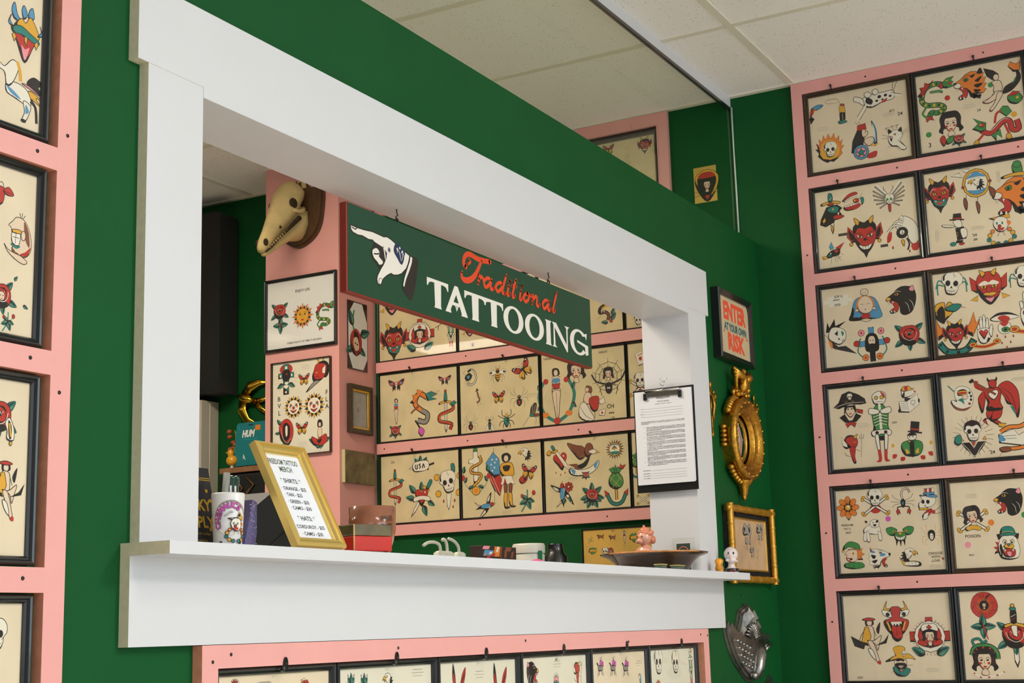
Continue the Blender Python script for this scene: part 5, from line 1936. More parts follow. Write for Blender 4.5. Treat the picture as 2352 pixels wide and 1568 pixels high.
# ------------------------------------------------------------------ the hanging sign
S0 = basis((2.445, .075, 1.645), (1, 0, 0), (0, 0, 1), (0, -1, 0))
sign = empty('hanging_sign', S0, 'dark green hanging sign with pointing hand, lettered Traditional Tattooing', 'sign')
SW, SH = 1.152, .193
MB().rbox(0, SW, 0, SH, -.018, 0, .002).build('board', [M_REDEDGE], sign)
face = MB().box(.004, SW - .001, .003, SH - .001, 0, .0004).build('green_face', M_GREENSIGN, sign)
M_S = [M_SIGNK, M_SIGNW, M_SIGNO, M_SIGNB]
class SA(Art):
    def fill(s, pts, mi, smooth=False):
        p = [(x / 1000, y / 1000) for x, y in pts]
        if smooth: p = spline(p, True, 4)
        s.z += .00006; tri = tessellate_polygon([[Vector((a, b, 0)) for a, b in p]]); fs = []
        for a, b, c in tri:
            cr = (p[b][0] - p[a][0]) * (p[c][1] - p[a][1]) - (p[c][0] - p[a][0]) * (p[b][1] - p[a][1]); fs.append((a, b, c) if cr > 0 else (a, c, b))
        s.mb.add([(a, b, s.z) for a, b in p], fs, mi)
    def stroke(s, pts, w, mi, closed=False, smooth=True, sub=6, taper=False):
        p = [(x / 1000, y / 1000) for x, y in pts]
        if smooth and len(p) > 2: p = spline(p, closed, sub)
        n = len(p); s.z += .00006; vs = []; fs = []; w /= 2000
        for i in range(n):
            a, b = (p[i - 1], p[(i + 1) % n]) if closed else (p[max(0, i - 1)], p[min(n - 1, i + 1)])
            dx, dy = b[0] - a[0], b[1] - a[1]; L = math.hypot(dx, dy) or 1; ww = w * ((.45 + .55 * math.sin(PI * (i + .5) / n)) if taper else 1)
            vs += [(p[i][0] - dy / L * ww, p[i][1] + dx / L * ww, s.z), (p[i][0] + dy / L * ww, p[i][1] - dx / L * ww, s.z)]
        for i in range(n if closed else n - 1):
            j = (i + 1) % n; fs.append((2 * i, 2 * i + 1, 2 * j + 1, 2 * j))
        s.mb.add(vs, fs, mi)
        for e in ((0, n - 1) if not closed else ()):   # round ends
            ww = w * (.5 if taper else 1)
            s.mb.add([(p[e][0] + ww * math.cos(PI * k / 5), p[e][1] + ww * math.sin(PI * k / 5), s.z) for k in range(10)], [tuple(range(10))], mi)
hb = MB(); a = SA(hb); a.z = .0005
HAND = dict({'hand': [(15, 144), (36, 143), (62, 144), (95, 147), (119, 146), (137, 145), (150, 148), (167, 145), (180, 141), (197, 136), (219, 130), (238, 125), (236, 117), (231, 105), (224, 94), (205, 79), (190, 73), (174, 70), (165, 72), (150, 65), (135, 55), (131, 51), (127, 43), (121, 38), (114, 39), (111, 47), (114, 56), (126, 72), (138, 86), (148, 102), (149, 113), (136, 122), (118, 125), (101, 128), (96, 131), (80, 129), (57, 132), (40, 130), (23, 132), (16, 137)], 'fold': [(109, 115), (118, 111), (121, 105), (118, 99), (127, 94), (133, 90), (131, 85), (120, 81), (112, 86), (100, 92), (94, 101), (96, 109)], 'nail': [(123, 51), (128, 50), (126, 43), (121, 38), (117, 42), (118, 48)], 'slit': [(135, 123), (140, 114), (148, 111)], 'gap': [(101, 126), (118, 123), (133, 118), (148, 111), (145, 100), (135, 82), (123, 71), (112, 79), (94, 89), (90, 102), (95, 117)], 'slit2': [(100, 101), (109, 102), (119, 105)], 'cuff': [(242, 124), (250, 123), (247, 110), (237, 91), (223, 69), (215, 50), (211, 53), (217, 71), (230, 95), (239, 112)], 'sleeve': [(250, 123), (264, 125), (272, 119), (267, 91), (258, 58), (243, 27), (229, 33), (212, 42), (215, 50), (223, 69), (237, 91), (247, 110)], 'blue': [(179, 136), (187, 143), (200, 138), (219, 131), (217, 116), (206, 98), (190, 109), (178, 119), (176, 127)], 'petal': [(189, 126), (197, 125), (201, 113), (206, 102), (197, 107), (189, 116)], 'd1': [(189, 130)], 'd2': [(199, 135)], 'd3': [(209, 129)], 'd4': [(209, 124), (215, 116), (217, 108)], 'star': [(157, 121)], 'nail1': [(15, 144), (25, 144), (35, 144), (32, 140), (18, 140)], })
a.stroke(HAND['hand'], 6, 0, True, sub=3); a.fill(HAND['gap'], 0, True); a.fill(HAND['fold'], 0); a.stroke(HAND['fold'], 6, 0, True)
a.fill(HAND['sleeve'], 0); a.stroke(HAND['sleeve'], 4, 0, True, sub=3)
a.fill(HAND['hand'], 1, False); a.fill(HAND['gap'], 0, False); a.fill(HAND['fold'], 1, True)
a.stroke(HAND['slit'], 3, 0); a.stroke([(136, 124), (141, 108), (143, 98)], 4, 1); a.stroke(HAND['slit2'], 3, 0)
a.stroke(HAND['cuff'], 4, 0, True, sub=3); a.fill(HAND['cuff'], 1)
a.stroke(HAND['nail'], 2.4, 0, True); a.fill(HAND['nail'], 1, True); a.stroke([(18, 141), (30, 139), (35, 142), (37, 144)], 2.2, 0)
a.fill(HAND['blue'], 3, True)
for x, y, r_ in ((189, 130, 3), (199, 134, 3), (209, 128, 3)): a.fill([(x + r_ * math.cos(k * PI / 4), y + r_ * math.sin(k * PI / 4)) for k in range(8)], 1)
for L_ in ([(188, 122), (191, 128), (197, 124), (204, 106)], [(199, 122), (201, 114), (204, 108)], [(204, 126), (209, 122), (208, 110)], [(212, 125), (216, 118), (216, 112)]): a.stroke(L_, 1.8, 1)
for k in range(4): a.stroke([(157 + 5.5 * math.cos(k * PI / 4), 121 + 5.5 * math.sin(k * PI / 4)), (157 - 5.5 * math.cos(k * PI / 4), 121 - 5.5 * math.sin(k * PI / 4))], 1.3, 3, smooth=False)
hb.build('painted_hand', M_S, face)
# serif capitals
lb = MB(); a = SA(lb); a.z = .0005
B0, HH = 27, 65
def gl(poly, x, w, h=HH, b=B0): a.fill([(x + p * w, b + q * h) for p, q in poly], 1)
TT = [(.5, 1), (1, 1), (1.0, .72), (.96, .72), (.9, .84), (.8, .88), (.66, .885), (.64, .1), (.67, .0), (.33, .0), (.36, .1), (.34, .885), (.2, .88), (.1, .84), (.04, .72), (0, .72), (0, 1)]
for x, w in ((310, 92), (474, 100), (567, 92)): gl(TT, x, w)
gl([(0, 0), (.02, .05), (.42, 1.03), (.52, 1.03), (.52, .8), (.23, .12), (.26, 0)], 388, 100); gl([(.46, 1.03), (.56, 1.03), (.98, .05), (1, 0), (.7, 0), (.72, .08), (.45, .8)], 388, 100)
gl([(.24, .3), (.76, .3), (.72, .42), (.28, .42)], 388, 100); gl([(.38, .42), (.46, .42), (.5, .2), (.54, .42), (.62, .42), (.5, .1)], 388, 100)
def ringO(cx, w, h, cy=B0 + HH / 2 + 1):
    n = 40; o = [(cx + w / 2 * math.cos(2 * PI * k / n), cy + h / 2 * math.sin(2 * PI * k / n)) for k in range(n)]; i_ = [(cx + w * .27 * math.cos(2 * PI * k / n + .12), cy + h * .41 * math.sin(2 * PI * k / n + .12)) for k in range(n)]
    vs = [(p[0] / 1000, p[1] / 1000, a.z + .0001) for p in o + i_]; lb.add(vs, [(k, (k + 1) % n, (k + 1) % n + n, k + n) for k in range(n)], 1)
ringO(710, 102, 68); ringO(820, 102, 68)
gl([(0, 0), (.15, .08), (.17, .9), (0, 1), (1, 1), (.83, .9), (.85, .08), (1, 0)], 879, 35)
gl([(0, 0), (.07, .08), (.08, .9), (0, 1), (.24, 1), (.84, .18), (.84, -.08), (.8, -.05), (.15, .8), (.17, .08), (.27, 0)], 917, 102); gl([(.8, .02), (.86, -.06), (.88, .9), (.98, 1), (.7, 1), (.8, .9)], 917, 102)
n = 34; cx, cy = 1072, B0 + 34; o = []; i_ = []
for k in range(n + 1):
    t = R(38) + R(282) * k / n; o.append((cx + 53 * math.cos(t), cy + 35 * math.sin(t))); i_.append((cx + 30 * math.cos(t + .06), cy + 28.5 * math.sin(t + .06)))
lb.add([(p[0] / 1000, p[1] / 1000, a.z + .0001) for p in o + i_], [(k, k + 1, k + n + 2, k + n + 1) for k in range(n)], 1)
a.fill([(1062, 66), (1128, 58), (1128, 34), (1112, 30), (1108, 52), (1062, 60)], 1); a.fill([(1106, 88), (1122, 92), (1118, 72)], 1)
lb.build('white_lettering', M_S, face)
# brush script
sb = MB(); a = SA(sb); a.z = .0005
a.stroke([(484, 150), (474, 158), (482, 176), (504, 185), (545, 181), (600, 186)], 13, 2)
a.stroke([(492, 158), (506, 166), (500, 172)], 7, 2)
a.stroke([(560, 181), (546, 162), (528, 140), (506, 124), (480, 117), (464, 122), (466, 134)], 15, 2, taper=True)
SL = dict(r=[[(.25, 1.05), (.45, .85), (.42, .1)], [(.45, .55), (.7, .9), (1.05, .62), (1.2, .2)]], a=[[(.75, .9), (.4, 1), (.08, .5), (.3, .02), (.6, .35), (.8, .95)], [(.8, .95), (.78, .2), (.95, .02), (1.15, .25)]],
          d=[[(.75, .9), (.4, 1), (.08, .5), (.3, .02), (.6, .35), (.8, .95)], [(1.0, 2.0), (.8, .6), (.82, .1), (1.1, .1)]], i=[[(.3, 1), (.24, .2), (.42, .02), (.65, .25)], [(.42, 1.5), (.45, 1.55)]],
          t=[[(.5, 1.9), (.26, .3), (.42, .02), (.65, .25)], [(.02, 1.15), (.66, 1.22)]], o=[[(.5, 1), (.12, .5), (.4, .02), (.75, .5), (.5, 1), (.8, .8), (.98, .9)]],
          n=[[(.15, 1), (.12, .08)], [(.14, .45), (.5, 1), (.68, .7), (.68, .2), (.85, .02), (1.05, .25)]], l=[[(.62, 2.25), (.3, .5), (.38, .05), (.62, .25)]])
pos = dict(zip(range(10), (524, 560, 618, 674, 698, 737, 757, 803, 861, 914))); wid = (38, 50, 50, 30, 34, 30, 46, 46, 46, 34)
for k, ch in enumerate('raditional'):
    for st_ in SL[ch]: a.stroke([(pos[k] + x_ * wid[k] * .95 + y_ * 7, 118 + y_ * 25) for x_, y_ in st_], 9, 2)
sb.build('orange_script', M_S, face)
for hx in (2.650, 3.370):
    hb = MB(); M = T(hx - 2.445, SH, -.009)
    hb.tube([(0, .034, 0), (0, .026, 0), (.004, .020, 0), (-.004, .014, 0), (0, .008, 0)], .0013, M=M)
    hb.tube([(.006 * math.sin(t * PI / 6), .004 + .007 * math.cos(t * PI / 6), 0) for t in range(13)], .0018, M=M)
    hb.build('screw_hook', M_SCREW, sign)
# ------------------------------------------------------------------ objects on the sill
def text_part(name, par, lines, m, M=None, z=.0004):
    b = MB()
    for t in lines: text(b, *t[:5], 0, z, *(t[5:] if len(t) > 5 else ()))
    return b.build(name, m, par, M)
ZS = 1.1
# gold merch frame leaning back
U = Vector((1, 0, 0)); V = Vector((0, .095, .188)).normalized(); N = U.cross(V)
mf = empty('price_frame', basis((2.124, -.088, ZS), U, V, N), 'gold picture frame with hand-lettered merch price list leaning back on the white sill', 'picture frame')
w, h = .142, .2105; Mf = T(0, h / 2, 0)
MB().ring(w, h, [(0, -.004), (0, .010), (.003, .014), (.006, .014), (.007, .010), (.010, .012), (.014, .011), (.016, .006), (.019, .005), (.019, 0)]).build('frame', M_GOLDL, mf, Mf)
pb = MB().box(-w / 2 + .012, w / 2 - .012, -h / 2 + .012, h / 2 - .012, -.003, .001); ps = pb.build('price_sheet', mat('white print', srgb(236, 238, 244), .5), mf, Mf)
MG, MK = mat('lettering green', srgb(92, 98, 80), .7), mat('lettering dark', srgb(60, 58, 62), .7)
tb = MB()
text(tb, 'FREEDOM TATTOO', 0, .071, .011, 0, .0012, w=.084, off=.02); text(tb, 'MERCH', 0, .056, .011, 0, .0012, w=.036, off=.02); tb.build('title', MG, ps)
tb = MB()
for s, x, y, hh in (('* SHIRTS: *', 0, .032, .008), ('· ORANGE - $25', 0, .016, .0065), ('· TAN - $25', -.008, .003, .0065), ('· GREEN - $30', -.002, -.011, .0065), ('· CAMO - $30', -.002, -.024, .0065), ('* HATS: *', 0, -.045, .008), ('· CORDUROY - $35', 0, -.062, .0065), ('· CAMO - $30', 0, -.076, .0065)):
    text(tb, s, x, y, hh * 1.12, 0, .0012, off=.018)
tb.build('price_lettering', MK, ps)
# black card box at the left jamb
U = Vector((1, 0, 0)); V = Vector((0, .03, .146)).normalized(); N = U.cross(V)
bk = empty('card_box', basis((1.955, .03, ZS), U, V, N), 'black box with gold lettering and gold lines at the left jamb', 'box')
BK = Matrix.Rotation(R(5), 4, 'Z')
bkb = MB().rbox(-.045, .048, 0, .146, -.02, 0, .001).build('box_body', mat('black card', srgb(30, 30, 38), .35, noise=.2, nscale=120), bk)
gb = MB()
for y in (.126, .1225, .010, .006): gb.box(-.043, .046, y, y + .0014, 0, .0006)
for s, y, hh, ww in (('LUCKY', .077, .020, .082), ('SUPPLY', .047, .020, .088), ('so you can judge', .028, .005, .06), ('the best', .108, .005, .03), ('lucky crew', .115, .005, .035), ('co supplies', .016, .004, .04)): text(gb, s, -.002, y, hh, 0, .0006, ww, off=.03 if hh > .01 else 0)
for x, y in ((.033, .104), (.04, .087), (.03, .036), (.043, .062)): gb.box(x - .003, x + .003, y - .003, y + .003, 0, .0006)
gb.build('gold_lettering', mat('gold foil', srgb(206, 168, 52), .35, .6), bkb)
# white cup with pens
cup = empty('pen_cup', T(1.985, .0, ZS), 'white cup with clown sticker and arched magenta lettering, holding pens', 'cup')
cbd = MB().lathe([(.023, 0), (.024, .003), (.0285, .092), (.0275, .094), (.0265, .092), (.022, .006)], 32).build('cup_body', mat('cup white', srgb(226, 224, 220), .3), cup)
st = MB(); a = Art(st); a.z = 0
def wrap(mb, rad=.0272, ang0=0):      # wrap flat art (x right, y up) round a vertical cup, facing -Y
    mb.v = [(math.sin(x / rad + ang0) * (rad + z + (y - .045) * .05), -math.cos(x / rad + ang0) * (rad + z + (y - .045) * .05), y) for x, y, z in mb.v]
a.fill([(.026 * math.cos(t) * (1 if math.cos(t) > 0 else 1.1), .05 + .028 * math.sin(t)) for t in [2 * PI * k / 24 for k in range(24)]], 'w')
a.line([(.030 * math.cos(R(d)), .046 + .034 * math.sin(R(d))) for d in range(20, 200, 12)], .003, 'e')
for k, ch in enumerate('CHEMAUCS'):
    t = R(196 - k * 20); text(st, ch, .023 * math.cos(t), .044 + .028 * math.sin(t), .0095, 1, .0006, rot=math.degrees(t) - 90, off=.07); text(st, ch, .023 * math.cos(t), .044 + .028 * math.sin(t), .0095, 1 + INKORDER.index('m'), .0008, rot=math.degrees(t) - 90, off=.03)
text(st, 'HOTEL', -.004, .058, .004, 1, .0006, rot=30)
a.z = .0008; a.motif('clown', .009, .036, .026)
a.fill([(-.02, .012), (.02, .012), (.02, .0), (-.02, .0)], 'k')
wrap(st, ang0=R(-38)); st.build('sticker', [M_WHITE] + INKMATS, cbd)
for x0, y0, x1, y1, r_, m, nm in ((-.012, 0, -.03, .03, .006, mat('grey plastic', srgb(150, 150, 142), .4, alpha=1), 'marker'), (.0, .0, -.004, .03, .0055, mat('pen dark green', srgb(22, 66, 56), .2, coat=.5), 'pen'), (.012, .0, .016, .03, .0055, mat('pen dark green', srgb(22, 66, 56), .2), 'pen')):
    lean = {'marker': (.012, .042), 'pen': (.012, .02)}[nm]
    p = MB().tube([(x0 - .004, y0, .01), (x0 + (.020 if nm == 'pen' else .018), y0 + .008, .122 if nm == 'pen' else .13)], [r_, r_])
    if nm == 'pen': p.sphere((x0 + .020, y0 + .008, .122), r_, 0).box(x0 + .002, x0 + .006, y0 - .003, y0 - .0015, .095, .108, 1)
    o = p.build(nm, [m, M_WHITE]); o.matrix_world = T(1.985, 0, ZS)
    tag(o, 'clear grey marker standing leftmost in the white cup' if nm == 'marker' else ('dark green pen in the white cup, ' + ('beside the grey marker' if x0 < .01 else 'nearest the purple holder')), 'pen')
# purple starry wedge holder and the card behind it
o = MB().prism([(0, 0), (.03, 0), (.036, .028), (.036, .082), (.024, .086), (.018, .06)], -.02, .0).build('card_holder', mat('purple glitter', srgb(92, 84, 124), .35, noise=.2, nscale=200)); o.matrix_world = basis((2.012, -.012, ZS), (1, 0, 0), (0, 0, 1), (0, -1, 0))
tag(o, 'purple glitter wedge holder beside the white cup', 'holder')
sp = MB(); rr = random.Random(3)
for k in range(40):
    x = rr.uniform(.012, .034); y = rr.uniform(.004, .08)
    if x > .018 + (.06 - y) * .1: sp.sphere((x, y, .0005), rr.uniform(.0004, .0009), seg=6, ring=4)
sp.build('silver_specks', mat('speck white', srgb(230, 228, 236), .3), o)
o = MB().rbox(0, .02, -.001, .001, 0, .062, .0008).build('business_card', mat('cup white', srgb(226, 224, 220), .3)); o.matrix_world = T(2.018, .02, ZS); tag(o, 'plain white card standing between the cup and purple holder', 'card')
# red and smoke acrylic box
rb = empty('acrylic_box', T(2.335, -.03, ZS) @ Matrix.Rotation(R(-18), 4, 'Z'), 'square box with bright red lower half and smoky brown top on the sill', 'box')
MB().rbox(-.045, .045, -.04, .04, .004, .032, .002).build('red_base', mat('red plastic', srgb(196, 32, 12), .35), rb)
MB().rbox(-.045, .045, -.04, .04, .0325, .054, .002).build('smoky_lid', mat('smoky olive plastic', srgb(96, 84, 52), .25, noise=.35, nscale=25, coat=.4), rb)
fb = MB()
for sx in (-1, 1):
    for sy in (-1, 1): fb.lathe([(.004, 0), (.005, .004)], 10, M=T(sx * .036, sy * .031, 0))
fb.build('foot', mat('dark red foot', srgb(100, 20, 16), .4), rb)
MB().tube([(-.045, -.04, .005), (-.045, -.04, .053)], .0012).build('edge_seam', mat('seam', srgb(226, 190, 120), .3), rb)
# amber cup
pt = empty('plastic_cup', T(2.50, .055, ZS), 'amber translucent cup hand-lettered free tatt 23 behind the red box', 'cup')
MB().lathe([(.026, 0), (.034, .012), (.043, .035), (.0475, .06), (.048, .104), (.0465, .104), (.046, .06), (.041, .036), (.032, .014)], 40).build('cup_body', mat('amber plastic', srgb(176, 110, 78), .15, noise=.25, nscale=20, trans=.35, coat=.5), pt)
wb = MB(); text(wb, 'FREE', .012, .078, .010, 0, 0, .026, 3); text(wb, 'TATT', .012, .062, .010, 0, 0, .026, 2); text(wb, '23', .008, .046, .010, 0, 0, None, 0)
wrap(wb, .0485, R(-32)); wb.build('marker_lettering', mat('marker black', srgb(34, 20, 16), .5), pt)
# brown bowl
bw = empty('ceramic_bowl', T(3.865, .035, ZS), 'wide glossy brown bowl with flared rim standing on the right of the sill', 'bowl')
MB().lathe([(.085, 0), (.095, .004), (.11, .025), (.128, .040), (.150, .048), (.152, .052), (.148, .053), (.122, .047), (.1, .03), (.07, .012), (.0, .01)], 48, cap=False).build('bowl_body', mat('brown glaze', srgb(70, 48, 34), .2, noise=.5, nscale=9, coat=.6), bw)
MB().tube([(.151 * math.cos(R(d)), .151 * math.sin(R(d)), .051) for d in range(150, 262, 6)], .0022, cap=True).build('worn_rim', mat('worn rim', srgb(196, 130, 70), .3, noise=.3, nscale=60), bw)
# pink baby figurine standing in the bowl
M_BABY = mat('pink figurine', srgb(236, 170, 142), .3, noise=.05, nscale=40, coat=.4)
bb = empty('baby_figurine', T(3.84, .05, ZS + .02) @ Matrix.Rotation(R(-95), 4, 'Z'), 'glossy pink baby figurine with curled hair rising from the brown bowl', 'figurine')
b = MB(); b.lathe([(.012, .0), (.022, .01), (.024, .03), (.018, .048), (.010, .056)], 24); b.sphere((0, 0, .076), (.021, .024, .023)); b.sphere((-.006, -.018, .066), (.010, .009, .008)); b.sphere((-.020, -.004, .066), (.007, .006, .006))
b.tube([(.014, -.008, .045), (.020, -.018, .036), (.008, -.024, .04)], [.006, .005, .004]); b.tube([(-.016, -.004, .045), (-.024, -.012, .03), (-.022, -.018, .018)], [.006, .005, .004]); bbb = b.build('body', M_BABY, bb)
hb = MB()
for k in range(13):
    t = 2 * PI * k / 13; hb.sphere((.018 * math.cos(t), .004 + .019 * math.sin(t), .088 + .003 * math.sin(3 * t)), .0065, seg=10, ring=6)
hb.sphere((0, .002, .096), (.014, .016, .010)); hb.sphere((.002, -.006, .105), (.004, .004, .006)); hb.sphere((.02, .01, .07), (.008, .012, .012)); hb.build('hair', mat('figurine hair', srgb(222, 136, 100), .35, coat=.3), bb)
MB().sphere((-.012, -.0215, .078), .0022).build('eye', M_BLACK, bbb); MB().sphere((.004, -.024, .078), .0022).build('eye', M_BLACK, bbb)
# trading card in a clear case against the jamb
tc = empty('trading_card', basis((4.064, .022, ZS + .048), (0, -1, 0), (0, 0, 1), (-1, 0, 0)), 'small green trading card with arched banner leaning on the right jamb behind the bowl', 'card')
MB().rbox(-.040, .030, -.048, .056, -.004, 0, .001).build('clear_case', M_CLEAR, tc)
MB().box(-.030, .018, -.045, .042, .0002, .0006).build('card_border', M_WHITE, tc)
c = MB(); c.box(-.027, .016, -.042, .039, .0006, .001)
a = Art(c); a.z = .001; a.line([(-.0055 + .017 * math.cos(R(d)), .010 + .02 * math.sin(R(d))) for d in range(20, 165, 12)], .0085, 'p'); a.fill([(-.0055 + .014 * math.cos(k * PI / 8), .006 + .013 * math.sin(k * PI / 8)) for k in range(16)], 'o')
for k, ch in enumerate('GARBAGE PAIL KIDS'):
    t = R(158 - k * 8.2); text(c, ch, -.0055 + .0168 * math.cos(t), .010 + .0198 * math.sin(t), .004, 2, .0016, rot=math.degrees(t) - 90)
c.build('card_face', [mat('card green', srgb(52, 70, 56), .4)] + INKMATS, tc)
# white skull-like bust at the sill end
wb = empty('bust_figurine', T(4.212, -.062, ZS) @ Matrix.Rotation(R(-62), 4, 'Z'), 'white bald bust figurine with black collar at the right end of the sill', 'figurine')
b = MB(); b.sphere((0, 0, .056), (.021, .023, .022)); b.sphere((.0, -.006, .040), (.015, .016, .012)); b.lathe([(.012, .016), (.009, .026), (.010, .036)], 20); b.lathe([(.020, 0), (.021, .010), (.012, .018)], 24); b.sphere((-.004, -.022, .046), (.004, .005, .004)); b.sphere((.012, -.016, .034), (.006, .004, .003)); b.sphere((-.013, -.014, .038), (.006, .005, .004))
b.build('body', mat('bisque white', srgb(232, 216, 212), .35, coat=.3), wb)
MB().lathe([(.0215, .004), (.0225, .010), (.0205, .014)], 24).build('collar', M_BLACK, wb)
MB().sphere((-.009, -.019, .058), (.003, .002, .004)).sphere((.005, -.0215, .058), (.003, .002, .004)).build('eye', M_BLACK, wb)
MB().sphere((-.006, -.0205, .007), .0032).sphere((.006, -.021, .006), .0032).build('red_bead', mat('bead red', srgb(150, 20, 50), .3), wb)
# yellow and orange trinket, green tin behind nose of sill
o = MB().lathe([(.010, 0), (.013, .012), (.010, .024), (.013, .036), (.006, .042)], 14).build('ceramic_trinket', mat('yellow orange glaze', srgb(226, 150, 34), .3, noise=.6, nscale=60)); o.matrix_world = T(4.13, -.055, ZS); tag(o, 'yellow and orange glazed trinket between the bowl and white bust', 'trinket')
for x, w_, nm in ((3.775, .05, 'widest, under the bowl'), (3.66, .034, 'smaller, left of the bowl foot')):
    o = MB().rbox(-w_ / 2, w_ / 2, -.012, .012, 0, .012, .004).build('small_tin', mat('tin green', srgb(74, 92, 78), .3)); o.matrix_world = T(x, -.072, ZS); tag(o, 'flat green tin with yellow edge on the sill, ' + nm, 'tin')
    MB().rbox(-w_ / 2 - .001, w_ / 2 + .001, -.013, .013, .0105, .0128, .001).build('lid', mat('tin yellow', srgb(206, 186, 110), .4), o)
# clipboard hanging on the right jamb casing
cb = empty('clipboard', basis((4.02, -.028, 1.497), (math.sin(R(0)), -1, 0), (0, 0, 1), (-1, 0, 0)), 'black clipboard holding a release form, hanging on the right jamb', 'clipboard')
CBX = 4.062
cb.matrix_world = basis((CBX, .067, 1.497), (0, -1, 0), (0, 0, 1), (-1, 0, 0))
MB().rbox(-.098, .098, -.155, .155, -.003, 0, .0012).build('board', M_BLACK, cb)
fp = MB()
for k in range(5): fp.box(-.094 + k * .0006, .092 - k * .0004, -.128 - k * .001, .148, .0004 + k * .0008, .001 + k * .0008)
fpo = fp.build('paper_stack', mat('form paper', srgb(228, 228, 232), .6), cb)
ft = MB(); a = Art(ft); a.z = .0047; rr = random.Random(5)
def tl(x0, x1, y, w_=.0011, col='k'):
    q = x0
    while q < x1: d = rr.uniform(.004, .011); a.z = .0047; a.line([(q, y), (min(x1, q + d), y)], w_, 'e' if col == 'k' and rr.random() < .35 else col); q += d + .0011
text(ft, 'FREEDOM', 0, .125, .007, 1, .0048); text(ft, 'TATTOO RELEASE', 0, .114, .0035, 1, .0048); text(ft, 'CONSENT TO APPLY A TATTOO', 0, .107, .0026, 1, .0048)
for k, y in enumerate((.094, .086, .078, .070)): a.line([(-.066, y), (.062, y)], .0005, 'e'); text(ft, ('NAME', 'AGE', 'ADDRESS', 'STATE')[k], -.07, y + .001, .0022, 1, .0048)
for y in (.056, .0525, .049): tl(-.074, .066 if y > .05 else -.05, y)
y = .039; k = 0
while y > -.078:
    tl(-.058, .066 if k % 4 != 3 else rr.uniform(-.03, .03), y); 
    if k % 4 == 0: tl(-.066, -.064, y)
    y -= .0034 if k % 4 != 3 else .0046; k += 1
for y in (-.090, -.099, -.106, -.113): tl(-.074, -.05, y); a.line([(-.048, y - .001), (.066, y - .001)], .0005, 'e')
ft.build('printed_form', [M_WHITE] + INKMATS, fpo)
M_CH = mat('chrome', srgb(200, 198, 194), .15, 1)
MB().rbox(-.055, .055, .128, .150, .0046, .0075, .001).tube([(-.056, .146, .009), (.056, .146, .009)], .003).build('clip', M_CH, cb)
clp = cb.children[-1] if cb.children else cb
clp = [o for o in bpy.data.objects if o.name.startswith('clip') and o.parent == cb and not o.name.startswith('clipboard')][-1]
for x in (-.056, .056): MB().rbox(x - .006, x + .006, .120, .142, .0046, .010, .002).build('clip_corner', M_BLACK, clp)
MB().tube([(0, .150, .004), (0, .162, .004)], .003).tube([(.006 * math.cos(k * PI / 6), .168 + .007 * math.sin(k * PI / 6), .004) for k in range(13)], .0012).tube([(.006, .170, .003), (.010, .182, 0), (.016, .180, .002)], .0011).tube([(-.004, .172, .003), (-.007, .184, .001)], .0011).build('hanging_ring', M_CH, clp)
# ------------------------------------------------------------------ things on the green wall right of the opening
es = empty('warning_sign', plane('P', 4.472, 1.888), 'black framed sign lettered enter at your own risk in orange and teal', 'sign')
w, h = .300, .226
MB().ring(w, h, [(0, 0), (0, .026), (.003, .030), (.012, .028), (.02, .026), (.022, .020)]).box(-w / 2 + .004, w / 2 - .004, -h / 2 + .004, h / 2 - .004, .001, .010).build('frame', M_BLACK, es)
M_KR = mat('kraft card', srgb(196, 176, 140), .7, noise=.08, nscale=20)
esc = MB().prism([(-.127, -.092), (.127, -.092), (.127, .070), (.120, .088), (.108, .094), (-.118, .094), (-.122, .090), (-.127, .092)], .020, .0215).build('card', M_KR, es)
M_OR = mat('sign orange paint', srgb(236, 84, 52), .6); M_TE = mat('sign teal paint', srgb(28, 96, 104), .6)
b = MB(); text(b, 'ENTER', .002, .046, .056, 0, .022, .2, off=.045); b.build('lettering_enter', M_OR, esc)
b = MB(); text(b, 'AT YOUR OWN', .002, -.004, .024, 0, .022, .2, off=.04); b.build('lettering_middle', M_TE, esc)
b = MB(); text(b, 'RISK', .006, -.052, .054, 0, .022, .15, off=.045); text(b, '"', -.1, -.030, .02, 0, .022, off=.03); text(b, '"', .106, -.030, .02, 0, .022, off=.03); b.build('lettering_risk', M_OR, esc)
# gilt convex mirror
gm = empty('convex_mirror', plane('P', 4.475, 1.527), 'gilded round convex mirror with carved eagle crest and bottom finial', 'mirror')
MB().lathe([(.128, .0), (.128, .022), (.134, .034), (.132, .046), (.124, .052), (.112, .050), (.104, .040), (.092, .032), (.088, .036), (.084, .034), (.080, .018)], 56, cap=False).build('mirror_frame', M_ANTIQ, gm)
mfr = [o for o in bpy.data.objects if o.name.startswith('mirror_frame')][-1]
MB().lathe([(.0001, .026), (.03, .0245), (.055, .020), (.082, .012)], 48, cap=False).build('mirror_glass', mat('mirror', (.8, .8, .78, 1), .02, 1), gm)
for k in range(20):
    t = 2 * PI * k / 20; MB().sphere((.118 * math.cos(t), .118 * math.sin(t), .052), .0038, seg=8, ring=6).build('bead', M_GOLD, mfr)
rr = random.Random(11)
def beads(nm, L_):
    b = MB()
    for p, r_ in L_: b.sphere(p, r_, seg=10, ring=6)
    return b.build(nm, M_ANTIQ, gm)
